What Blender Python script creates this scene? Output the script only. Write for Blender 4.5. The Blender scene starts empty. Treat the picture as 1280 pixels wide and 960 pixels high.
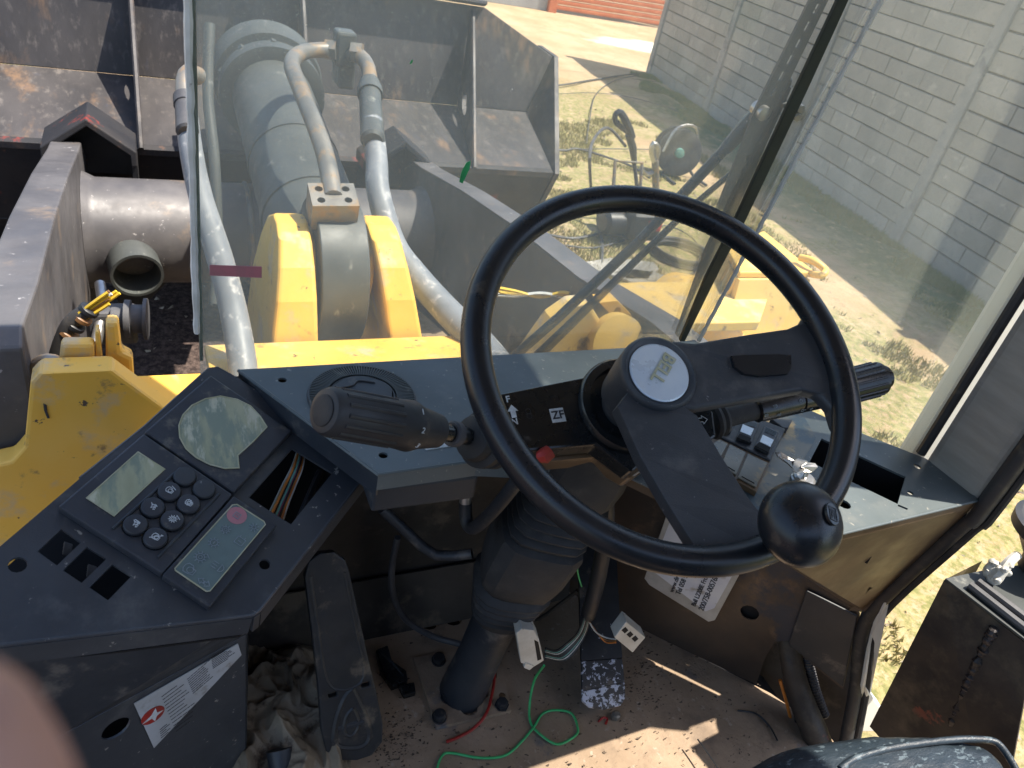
import bpy, bmesh, math, random
from mathutils import Vector, Matrix, noise
from mathutils.geometry import tessellate_polygon
random.seed(7)
C = bpy.context.scene.collection
V = Vector
pi = math.pi
EYE = 2.3                                   # eye height over the ground
# ------------------------------------------------------------------ camera
F_PX = 960.0
aR = V((0.90899602, -0.06245964, 0.41209832))
aF = V((-0.37086028, -0.5724571, 0.7312698))
aD = V((-0.19023376, 0.81755223, 0.54352503))
cam = bpy.data.cameras.new('camera'); co = bpy.data.objects.new('camera', cam); C.objects.link(co)
cx = V((aR[0], aF[0], -aD[0])); cy = -V((aR[1], aF[1], -aD[1])); cz = -V((aR[2], aF[2], -aD[2]))
co.matrix_world = Matrix(((cx[0], cy[0], cz[0], 0), (cx[1], cy[1], cz[1], 0), (cx[2], cy[2], cz[2], EYE), (0, 0, 0, 1)))
cam.sensor_width = 36; cam.lens = 27; cam.clip_start = 0.01; cam.clip_end = 500
cam.dof.use_dof = True; cam.dof.focus_distance = 1.1; cam.dof.aperture_fstop = 13
bpy.context.scene.camera = co
# ------------------------------------------------------------------ world, sun
SUN_EL = math.radians(65); SUN_DIR = V((0.92, -0.39, 0)).normalized()
SV = V((SUN_DIR.x*math.cos(SUN_EL), SUN_DIR.y*math.cos(SUN_EL), math.sin(SUN_EL)))
w = bpy.data.worlds.new("World"); bpy.context.scene.world = w; w.use_nodes = True
nt = w.node_tree; bg = nt.nodes['Background']
sky = nt.nodes.new('ShaderNodeTexSky'); sky.sky_type = 'NISHITA'; sky.sun_disc = False
sky.sun_elevation = SUN_EL; sky.sun_rotation = math.atan2(SUN_DIR.x, SUN_DIR.y); sky.air_density = 1.0; sky.dust_density = 1.5
nt.links.new(sky.outputs[0], bg.inputs[0]); bg.inputs[1].default_value = 0.14
sl = bpy.data.lights.new('sun', 'SUN'); sl.energy = 4.8; sl.angle = math.radians(0.6); sl.color = (1, .92, .80)
so = bpy.data.objects.new('sun', sl); C.objects.link(so); so.rotation_euler = SV.to_track_quat('Z', 'Y').to_euler()
sc = bpy.context.scene
sc.view_settings.view_transform = 'Standard'; sc.view_settings.look = 'None'
sc.view_settings.exposure = 1.12
sc.render.engine = 'CYCLES'
sc.cycles.max_bounces = 8; sc.cycles.transparent_max_bounces = 24; sc.cycles.caustics_reflective = False

# ------------------------------------------------------------------ geometry of the place (eye at origin, X right, Y ahead of the machine, Z up)
def ray(px, py):
    c = V((px-640, py-480, F_PX))
    return V((aR.dot(c), aF.dot(c), -aD.dot(c)))/F_PX
def atx(px, py, x): r = ray(px, py); return r*(x/r.x)
def aty(px, py, y): r = ray(px, py); return r*(y/r.y)
def atz(px, py, z): r = ray(px, py); return r*(z/r.z)
def pl(px, py, p0, n): r = ray(px, py); return r*(V(p0).dot(n)/r.dot(n))
def proj(p):
    c = aR*p[0]+aF*p[1]-aD*p[2]
    return 640+F_PX*c[0]/c[2], 480+F_PX*c[1]/c[2]
WO = V((0, 0, EYE))

# ------------------------------------------------------------------ materials
MATS = {}
def ramp(nt, src, lo, hi):
    m = nt.nodes.new('ShaderNodeMapRange'); m.inputs[1].default_value = lo; m.inputs[2].default_value = hi; m.interpolation_type = 'SMOOTHSTEP'
    nt.links.new(src, m.inputs[0]); return m.outputs[0]
def pmat(name, base, alt=None, scale=8, rough=(.45, .65), metal=0, bump=.15, bscale=60, spots=(), stretch=(1, 1, 1), spec=.5, rnd=0, coat=0, sheen=0, bdist=.002):
    m = bpy.data.materials.new(name); m.use_nodes = True; nt = m.node_tree; L = nt.links.new
    b = nt.nodes['Principled BSDF']
    tc = nt.nodes.new('ShaderNodeTexCoord'); mp = nt.nodes.new('ShaderNodeMapping'); mp.inputs[3].default_value = stretch
    L(tc.outputs['Object'], mp.inputs[0]); vec = mp.outputs[0]
    def nz(s, d=6, r=.6, off=0):
        n = nt.nodes.new('ShaderNodeTexNoise'); n.noise_dimensions = '4D'; n.inputs['Scale'].default_value = s; n.inputs['Detail'].default_value = d
        n.inputs['Roughness'].default_value = r; n.inputs['W'].default_value = off; L(vec, n.inputs['Vector']); return n.outputs[0]
    def mix(fac, a, c2):
        x = nt.nodes.new('ShaderNodeMix'); x.data_type = 'RGBA'
        if hasattr(fac, 'links'): L(fac, x.inputs[0])
        else: x.inputs[0].default_value = fac
        for k, q in ((6, a), (7, c2)):
            if hasattr(q, 'links'): L(q, x.inputs[k])
            else: x.inputs[k].default_value = (*q, 1)
        return x.outputs[2]
    col = base
    if alt is not None: col = mix(ramp(nt, nz(scale), .35, .68), base, alt)
    else: col = mix(ramp(nt, nz(scale), .3, .7), tuple(c*.85 for c in base), tuple(min(1, c*1.12) for c in base))
    ro = ramp(nt, nz(scale*2.3, off=3), .3, .7)
    rr = nt.nodes.new('ShaderNodeMapRange'); rr.inputs[3].default_value = rough[0]; rr.inputs[4].default_value = rough[1]; L(ro, rr.inputs[0])
    for i, (c, s, lo, hi) in enumerate(spots):
        f = ramp(nt, nz(s, 8, .65, off=5+i*7), lo-.06, lo-.06+(hi-lo)*.6); col = mix(f, col, c)
    if rnd:
        oi = nt.nodes.new('ShaderNodeObjectInfo'); hs = nt.nodes.new('ShaderNodeHueSaturation')
        mr = nt.nodes.new('ShaderNodeMapRange'); mr.inputs[3].default_value = 1-rnd; mr.inputs[4].default_value = 1+rnd
        L(oi.outputs['Random'], mr.inputs[0]); L(mr.outputs[0], hs.inputs['Value'])
        L(col, hs.inputs['Color']); col = hs.outputs[0]
    L(col, b.inputs['Base Color']); L(rr.outputs[0], b.inputs['Roughness']); b.inputs['Metallic'].default_value = metal
    b.inputs['Specular IOR Level'].default_value = spec; b.inputs['Coat Weight'].default_value = coat
    if bump:
        bp = nt.nodes.new('ShaderNodeBump'); bp.inputs['Strength'].default_value = bump; bp.inputs['Distance'].default_value = bdist
        L(nz(bscale, 8, .65, 2), bp.inputs['Height']); L(bp.outputs[0], b.inputs['Normal'])
    MATS[name] = m; return m
DUST = (.30, .25, .19)
pmat('slate', (.085, .105, .112), (.12, .143, .147), 6, (.32, .5), spots=[((.17, .18, .17), 14, .60, 1.0), ((.28, .27, .24), 90, .66, .74)], bump=.06, bscale=240)
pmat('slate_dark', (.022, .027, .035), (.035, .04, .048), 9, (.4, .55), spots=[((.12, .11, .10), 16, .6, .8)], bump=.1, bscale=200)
pmat('console_paint', (.042, .046, .054), (.060, .065, .073), 7, (.34, .5), spots=[((.12, .12, .12), 12, .59, .95), ((.3, .28, .25), 80, .69, .75)], bump=.12, bscale=500)
pmat('panel_plastic', (.030, .033, .041), (.046, .050, .060), 12, (.38, .55), spots=[((.13, .12, .10), 30, .60, .80)], bump=.12, bscale=700)
pmat('rubber', (.020, .021, .024), (.034, .034, .037), 15, (.45, .62), bump=.08, bscale=300, spots=[((.07, .065, .055), 25, .6, .82)])
pmat('rim_plastic', (.009, .011, .014), (.014, .016, .020), 12, (.24, .36), bump=.05, bscale=400, spots=[((.06, .05, .04), 30, .64, .82)])
pmat('spoke_plastic', (.030, .035, .042), (.048, .053, .060), 10, (.42, .55), bump=.2, bscale=600, spots=[((.085, .085, .085), 16, .58, .85), ((.2, .2, .2), 150, .71, .76)])
pmat('dusty_rubber', (.018, .018, .019), (.040, .038, .037), 8, (.6, .85), bump=.3, bscale=120, spots=[((.10, .088, .075), 14, .58, .95)])
pmat('black_gloss', (.008, .010, .012), None, 12, (.2, .32), bump=.03, spots=[((.07, .065, .06), 40, .66, .8)])
pmat('yellow', (.78, .45, .065), (.80, .51, .12), 3, (.38, .6), bump=.12, bscale=40, spots=[((.58, .43, .24), 7, .58, .80), ((.30, .20, .09), 13, .64, .78), ((.10, .075, .055), 30, .69, .74)])
pmat('yellow_dusty', (.72, .46, .10), (.72, .51, .18), 4, (.5, .7), bump=.12, bscale=40, spots=[((.45, .38, .27), 8, .56, .8), ((.22, .15, .08), 15, .64, .78)])
pmat('bucket_steel', (.036, .034, .036), (.068, .062, .062), 3, (.5, .7), metal=.1, bump=.25, bscale=30, stretch=(1.3, .7, .6), bdist=.004,
     spots=[((.26, .155, .085), 4.6, .59, .95), ((.17, .15, .135), 26, .57, 1.05), ((.055, .055, .07), 9, .64, .85)])
pmat('bucket_dark', (.010, .011, .015), (.025, .022, .022), 4, (.6, .8), bump=.3, bscale=30, spots=[((.16, .022, .016), 5, .63, .72), ((.10, .05, .03), 11, .68, .78)])  # bucket underside: its shade is put into the dark colour, plus red rust
pmat('arm_steel', (.075, .072, .076), (.125, .118, .118), 5, (.4, .6), metal=.15, bump=.12, bscale=50, spots=[((.26, .19, .13), 6, .62, .95), ((.42, .40, .39), 40, .68, .80)])
pmat('cylinder_paint', (.050, .056, .055), (.075, .082, .078), 6, (.4, .6), bump=.1, bscale=60, spots=[((.22, .22, .19), 24, .64, .86), ((.20, .15, .10), 8, .72, .85)])
pmat('pipe_steel', (.16, .155, .14), (.26, .24, .21), 9, (.35, .55), metal=.4, bump=.1, spots=[((.32, .22, .13), 14, .55, .75)])
pmat('chrome', (.75, .78, .82), None, 5, (.08, .18), metal=1, bump=.02)
pmat('bare_metal', (.55, .54, .52), (.4, .38, .36), 20, (.25, .45), metal=.9, bump=.1)
pmat('hose', (.15, .165, .185), (.21, .225, .245), 14, (.45, .6), bump=.1, spots=[((.38, .38, .38), 30, .60, .8)])
pmat('hose_dark', (.05, .05, .055), (.09, .09, .095), 14, (.5, .7))
pmat('floor_dust', (.27, .195, .13), (.37, .27, .185), 7, (.7, .95), bump=.6, bscale=55, bdist=.004, spots=[((.19, .14, .10), 10, .56, .86), ((.11, .11, .12), 5.5, .66, .80), ((.38, .31, .24), 50, .66, .78)])
pmat('firewall', (.028, .024, .021), (.055, .046, .038), 5, (.6, .85), bump=.25, bscale=60, spots=[((.10, .08, .06), 10, .58, .78)])
pmat('kick', (.040, .030, .025), (.085, .058, .040), 5, (.35, .6), bump=.15, bscale=80, spots=[((.16, .10, .06), 7, .60, .8), ((.03, .035, .05), 4, .6, .7)])
pmat('tan_metal', (.10, .066, .04), (.19, .122, .066), 5, (.28, .5), metal=.25, bump=.06, bscale=80, spots=[((.08, .075, .07), 9, .6, .8)])
pmat('tan_console', (.13, .13, .115), (.22, .19, .14), 9, (.25, .42), metal=.3, bump=.06, spots=[((.34, .24, .11), 12, .56, .72), ((.06, .09, .11), 10, .55, .68)])
pmat('fabric', (.33, .31, .27), (.40, .37, .33), 10, (.85, .95), bump=.5, bscale=900, stretch=(1, 1, 6))
pmat('leather', (.017, .026, .036), (.028, .042, .055), 9, (.34, .5), bump=.55, bscale=38, stretch=(1, 2.2, 1), bdist=.004, spots=[((.09, .12, .14), 55, .62, .68)])
pmat('rusty_box', (.022, .018, .017), (.045, .035, .028), 9, (.5, .8), bump=.5, bscale=60, spots=[((.19, .055, .035), 13, .66, .74), ((.10, .08, .055), 8, .56, .8)])
pmat('bead', (.02, .018, .018), (.04, .03, .03), 30, (.4, .6), bump=.8, bscale=150)
pmat('white_paint', (.78, .77, .70), (.7, .69, .62), 6, (.4, .55), bump=.03)
pmat('seam', (.80, .82, .78), (.62, .64, .60), 22, (.5, .7), bump=.5, bscale=200, spots=[((.25, .24, .2), 60, .68, .74)])
pmat('concrete', (.36, .34, .30), (.28, .268, .24), 2.6, (.85, .95), bump=.7, bscale=40, rnd=.13, bdist=.006, spots=[((.24, .24, .24), 1.8, .60, .95), ((.27, .26, .24), 22, .58, .85), ((.47, .44, .38), 5, .62, .9)])
pmat('concrete_post', (.34, .33, .305), (.23, .235, .23), 3, (.85, .95), bump=.5, bscale=40, bdist=.005, spots=[((.16, .165, .17), 3, .6, .78)])
pmat('mortar', (.05, .05, .048), None, 6, (.9, 1), bump=.5)
pmat('orange_door', (.42, .10, .035), (.50, .15, .06), 4, (.45, .65), bump=.05)
pmat('plaster', (.36, .36, .35), (.26, .25, .25), 1.5, (.8, .95), bump=.2)
pmat('red_plastic', (.42, .03, .02), (.3, .04, .03), 20, (.3, .5))
pmat('white_plastic', (.62, .60, .54), (.5, .48, .42), 30, (.4, .6), spots=[((.2, .17, .13), 60, .66, .8)])
pmat('print_white', (.62, .64, .64), None, 200, (.6, .7), bump=0)
pmat('print_grey', (.26, .30, .32), None, 200, (.6, .7), bump=0)
pmat('print_dark', (.035, .035, .04), None, 200, (.6, .7), bump=0)
pmat('print_yellow', (.42, .40, .24), (.50, .48, .34), 60, (.5, .6), bump=0)
pmat('print_pink', (.55, .20, .23), (.45, .2, .22), 60, (.4, .5), bump=0)
pmat('cap_silver', (.62, .69, .76), (.68, .74, .78), 30, (.25, .4), metal=.2, bump=.03)
pmat('lcd', (.36, .37, .24), (.46, .46, .30), 22, (.12, .25), bump=.03, spots=[((.25, .30, .23), 16, .52, .70), ((.58, .57, .42), 24, .58, .72)], stretch=(1.9, .5, 1))
pmat('lcd_green', (.14, .19, .185), (.18, .24, .23), 20, (.15, .25), bump=.02)
pmat('paper', (.50, .52, .54), (.42, .43, .43), 20, (.45, .6), bump=.03, spots=[((.25, .22, .18), 18, .64, .8)])
pmat('paper_white', (.66, .66, .66), (.55, .55, .6), 18, (.4, .6), bump=.05, spots=[((.35, .32, .27), 24, .62, .8)])
pmat('frame_clear', (.36, .34, .30), (.46, .44, .40), 30, (.3, .5), bump=.05)
pmat('rag', (.23, .185, .13), (.31, .255, .185), 16, (.9, 1), bump=.7, bscale=220, sheen=.3, spots=[((.07, .05, .035), 14, .56, .72)])
pmat('worn_pedal', (.014, .017, .022), (.028, .028, .030), 18, (.4, .6), bump=.2, bscale=100, spots=[((.11, .09, .07), 22, .6, .8)])
pmat('pedal_chip', (.014, .017, .022), (.028, .028, .030), 18, (.35, .6), bump=.2, bscale=100, spots=[((.11, .09, .07), 22, .64, .8), ((.42, .44, .50), 75, .69, .72)])
pmat('pedal_tip', (.018, .021, .026), (.028, .028, .030), 18, (.35, .6), bump=.2, bscale=100, spots=[((.11, .09, .07), 22, .6, .8), ((.50, .52, .60), 120, .615, .66)])
pmat('pedal_bare', (.018, .021, .026), (.028, .028, .030), 18, (.3, .5), bump=.2, bscale=100, spots=[((.11, .09, .07), 22, .6, .8), ((.52, .54, .62), 90, .55, .60)])
pmat('arm_shaded', (.045, .045, .047), (.075, .073, .072), 5, (.5, .7), bump=.15, bscale=50, spots=[((.16, .13, .10), 7, .60, .85)])  # right arm: shade of its inner face put into the colour
pmat('grit', (.12, .085, .06), (.05, .038, .03), 200, (.8, .95), bump=0)
pmat('stone', (.30, .235, .17), (.38, .33, .27), 30, (.85, .95), bump=.2)
pmat('void', (.004, .004, .005), None, 5, (.8, .9), bump=0)  # near-black: darkness inside holes and gaps put into the colour
pmat('skin', (.62, .33, .27), (.66, .37, .30), 40, (.45, .6), bump=.1, bscale=400)
pmat('nail', (.70, .45, .38), None, 40, (.25, .35), bump=0)
for nme, c in (('w_red', (.32, .02, .015)), ('w_green', (.05, .42, .14)), ('w_yellow', (.62, .42, .03)), ('w_white', (.5, .52, .5)), ('w_brown', (.20, .10, .04)), ('w_black', (.012, .013, .016)), ('w_orange', (.55, .18, .03)), ('w_teal', (.12, .30, .26)), ('w_pink', (.3, .04, .14))):
    pmat(nme, c, None, 60, (.35, .5), bump=.05)

def glass_mat():
    m = bpy.data.materials.new('dusty_glass'); m.use_nodes = True; nt = m.node_tree; L = nt.links.new
    for n in list(nt.nodes): nt.nodes.remove(n)
    out = nt.nodes.new('ShaderNodeOutputMaterial')
    tr = nt.nodes.new('ShaderNodeBsdfTransparent'); tr.inputs[0].default_value = (.965, .982, .968, 1)
    df = nt.nodes.new('ShaderNodeBsdfDiffuse'); df.inputs[0].default_value = (.86, .87, .74, 1)
    tl = nt.nodes.new('ShaderNodeBsdfTranslucent'); tl.inputs[0].default_value = (.86, .87, .74, 1)
    gl = nt.nodes.new('ShaderNodeBsdfGlossy'); gl.inputs['Roughness'].default_value = .06
    ms = nt.nodes.new('ShaderNodeMixShader'); ms.inputs[0].default_value = .62; L(df.outputs[0], ms.inputs[1]); L(tl.outputs[0], ms.inputs[2])
    tc = nt.nodes.new('ShaderNodeTexCoord')
    def nz(s, d, r, st=(1, 1, 1)):
        mp = nt.nodes.new('ShaderNodeMapping'); mp.inputs[3].default_value = st; L(tc.outputs['Object'], mp.inputs[0])
        n = nt.nodes.new('ShaderNodeTexNoise'); n.inputs['Scale'].default_value = s; n.inputs['Detail'].default_value = d; n.inputs['Roughness'].default_value = r
        L(mp.outputs[0], n.inputs['Vector']); return n.outputs[0]
    def mr(src, a, b_, c, d):
        k = nt.nodes.new('ShaderNodeMapRange'); L(src, k.inputs[0])
        for i, q in enumerate((a, b_, c, d)): k.inputs[i+1].default_value = q
        return k.outputs[0]
    def mth(op, a, b_):
        k = nt.nodes.new('ShaderNodeMath'); k.operation = op
        for i, q in enumerate((a, b_)):
            if hasattr(q, 'links'): L(q, k.inputs[i])
            else: k.inputs[i].default_value = q
        return k.outputs[0]
    f = mth('ADD', mr(nz(3, 5, .6), .3, .7, .10, .20), mr(nz(900, 2, .6), .62, .76, 0, .20))
    f = mth('ADD', f, mr(nz(14, 6, .7, (3, 1, .35)), .56, .8, 0, .06))
    f = mth('ADD', f, mr(nz(130, 3, .7), .70, .78, 0, .25))
    m1 = nt.nodes.new('ShaderNodeMixShader'); L(f, m1.inputs[0]); L(tr.outputs[0], m1.inputs[1]); L(ms.outputs[0], m1.inputs[2])
    fr = nt.nodes.new('ShaderNodeFresnel'); fr.inputs[0].default_value = 1.35
    m2 = nt.nodes.new('ShaderNodeMixShader'); L(mth('MULTIPLY', fr.outputs[0], .6), m2.inputs[0]); L(m1.outputs[0], m2.inputs[1]); L(gl.outputs[0], m2.inputs[2])
    L(m2.outputs[0], out.inputs[0]); MATS['glass'] = m
glass_mat()
pmat('blade_green', (.012, .022, .020), (.02, .035, .03), 20, (.4, .6))
pmat('glass_edge', (.30, .36, .30), (.40, .44, .38), 30, (.2, .4))

# ------------------------------------------------------------------ objects
def tag(o, label=None, cat=None, group=None, kind=None):
    if label: o['label'] = label
    if cat: o['category'] = cat
    if group: o['group'] = group
    if kind: o['kind'] = kind
    return o
def thing(name, label, cat, loc=(0, 0, 0), group=None):
    o = bpy.data.objects.new(name, None); C.objects.link(o); o.location = V(loc)+WO; o.empty_display_size = .05
    return tag(o, label, cat, group)
class MB:
    def __init__(s): s.v = []; s.f = []
    def add(s, vs, fs):
        k = len(s.v); s.v += [V(p) for p in vs]; s.f += [tuple(i+k for i in f) for f in fs]; return s
    def hexa(s, p):     # 8 corners: 0-3 bottom loop, 4-7 top loop
        return s.add(p, [(3, 2, 1, 0), (4, 5, 6, 7), (0, 1, 5, 4), (1, 2, 6, 5), (2, 3, 7, 6), (3, 0, 4, 7)])
    def box(s, c, size, ax=None):
        ax = ax or (V((1, 0, 0)), V((0, 1, 0)), V((0, 0, 1))); c = V(c); h = [a*(q/2) for a, q in zip(ax, size)]
        return s.hexa([c+h[0]*i+h[1]*j+h[2]*k for k in (-1, 1) for i, j in ((-1, -1), (1, -1), (1, 1), (-1, 1))])
    def prism(s, poly, d, holes=()):
        d = V(d); rings = [[V(p) for p in poly]]+[[V(p) for p in h] for h in holes]
        tri = tessellate_polygon(rings); flat = [p for r in rings for p in r]; n = len(flat); k = len(s.v)
        s.v += flat+[p+d for p in flat]
        for t in tri: s.f.append(tuple(k+i for i in t)); s.f.append(tuple(k+n+i for i in reversed(t)))
        o = 0
        for r in rings:
            m = len(r)
            for i in range(m): a, b = k+o+i, k+o+(i+1) % m; s.f.append((a, b, b+n, a+n))
            o += m
        return s
    def tube(s, pts, r, seg=12, cap=True, sub=0, squash=None):
        pts = [V(p) for p in pts]; rs = list(r) if hasattr(r, '__len__') else [r]*len(pts)
        if sub:
            P, Rr = [], []
            for i in range(len(pts)-1):
                p0 = pts[max(i-1, 0)]; p1 = pts[i]; p2 = pts[i+1]; p3 = pts[min(i+2, len(pts)-1)]
                for j in range(sub):
                    t = j/sub
                    P.append(.5*((2*p1)+(p2-p0)*t+(2*p0-5*p1+4*p2-p3)*t*t+(3*p1-p0-3*p2+p3)*t*t*t)); Rr.append(rs[i]*(1-t)+rs[i+1]*t)
            P.append(pts[-1]); Rr.append(rs[-1]); pts, rs = P, Rr
        k = len(s.v); n = len(pts); up = None
        for i, p in enumerate(pts):
            t = (pts[min(i+1, n-1)]-pts[max(i-1, 0)])
            t = t.normalized() if t.length > 1e-9 else V((0, 0, 1))
            if up is None: up = t.orthogonal().normalized()
            up = (up-t*up.dot(t)).normalized(); w2 = t.cross(up)
            for j in range(seg):
                a = 2*pi*j/seg; s.v.append(p+(up*math.cos(a)+w2*math.sin(a))*rs[i])
        for i in range(n-1):
            for j in range(seg):
                a = k+i*seg+j; b = k+i*seg+(j+1) % seg; s.f.append((a, b, b+seg, a+seg))
        if cap: s.f.append(tuple(k+j for j in reversed(range(seg)))); s.f.append(tuple(k+(n-1)*seg+j for j in range(seg)))
        return s
    def lathe(s, o, ax, prof, seg=32, ang=2*pi, cap=True):   # prof: (distance along axis, radius)
        o = V(o); ax = V(ax).normalized(); u = ax.orthogonal().normalized(); v = ax.cross(u); k = len(s.v)
        for h, r in prof:
            for j in range(seg):
                a = ang*j/seg; s.v.append(o+ax*h+(u*math.cos(a)+v*math.sin(a))*r)
        for i in range(len(prof)-1):
            for j in range(seg):
                a = k+i*seg+j; b = k+i*seg+(j+1) % seg; s.f.append((a, b, b+seg, a+seg))
        if cap: s.f.append(tuple(k+j for j in reversed(range(seg)))); s.f.append(tuple(k+(len(prof)-1)*seg+j for j in range(seg)))
        return s
    def build(s, name, mat, parent=None, bevel=0, smooth=False, kind=None, label=None, segs=2, origin=None):
        off = V((0, 0, 0)); q = parent
        while q is not None: off += V(q.location); q = q.parent
        own = V((0, 0, 0))
        if parent is None:
            own = (V(origin) if origin is not None else sum(s.v, V((0, 0, 0)))/max(1, len(s.v)))+WO
        me = bpy.data.meshes.new(name); me.from_pydata([tuple(p+WO-off-own) for p in s.v], [], s.f); me.validate(verbose=False)
        bm = bmesh.new(); bm.from_mesh(me); bmesh.ops.recalc_face_normals(bm, faces=bm.faces)
        if smooth:
            for f in bm.faces: f.smooth = True
            lim = math.radians(38 if smooth is True else smooth)
            for e in bm.edges:
                if len(e.link_faces) == 2 and e.calc_face_angle(0) > lim: e.smooth = False
        bm.to_mesh(me); bm.free()
        o = bpy.data.objects.new(name, me); C.objects.link(o); o.location = own; me.materials.append(MATS[mat])
        if parent is not None: o.parent = parent
        if bevel:
            md = o.modifiers.new('bevel', 'BEVEL'); md.width = bevel; md.segments = segs; md.limit_method = 'ANGLE'; md.angle_limit = math.radians(35); md.harden_normals = False
            if not smooth:
                for f in me.polygons: f.use_smooth = False
        if kind: o['kind'] = kind
        if label: o['label'] = label
        return o
def ring_pts(c, u, v, r, n=24, a0=0, a1=2*pi):
    return [V(c)+u*(r*math.cos(a0+(a1-a0)*i/n))+v*(r*math.sin(a0+(a1-a0)*i/n)) for i in range(n)]
def strokes(lines, o, u, v, w, up, h=.0004):
    """flat printed lines: polylines in (u, v) metres"""
    m = MB()
    for ln in lines:
        for (a, b), (c, d) in zip(ln[:-1], ln[1:]):
            p = V(o)+u*a+v*b; q = V(o)+u*c+v*d; t = q-p
            if t.length < 1e-7: continue
            t.normalize(); s = t.cross(up).normalized()*(w/2)
            m.hexa([p-s-t*w*.3, q-s+t*w*.3, q+s+t*w*.3, p+s-t*w*.3]+[x+up*h for x in (p-s-t*w*.3, q-s+t*w*.3, q+s+t*w*.3, p+s-t*w*.3)])
    return m
def circ(cx_, cy_, r, n=14, a0=0, a1=2*pi): return [(cx_+r*math.cos(a0+(a1-a0)*i/n), cy_+r*math.sin(a0+(a1-a0)*i/n)) for i in range(n+1)]
def text(s, size, o, u, up, mat, parent, name='lettering', ext=.0003, bold=0, align='LEFT'):
    cu = bpy.data.curves.new(name, 'FONT'); cu.body = s; cu.size = size; cu.extrude = ext; cu.offset = bold; cu.align_x = align
    t = bpy.data.objects.new(name, cu); C.objects.link(t)
    bpy.context.view_layer.update()
    me = bpy.data.meshes.new_from_object(t.evaluated_get(bpy.context.evaluated_depsgraph_get()))
    bpy.data.objects.remove(t); bpy.data.curves.remove(cu)
    u = u.normalized(); up = up.normalized(); v = up.cross(u)
    m = MB(); m.add([V(o)+u*p.co.x+v*p.co.y+up*(p.co.z+ext) for p in me.vertices], [tuple(f.vertices) for f in me.polygons])
    bpy.data.meshes.remove(me)
    return m.build(name, mat, parent)

def crv(P, n):
    o = []
    for i in range(n):
        t = i/(n-1)*(len(P)-1); k = min(int(t), len(P)-2); f = t-k; o.append(P[k].lerp(P[k+1], f))
    return o

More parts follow.
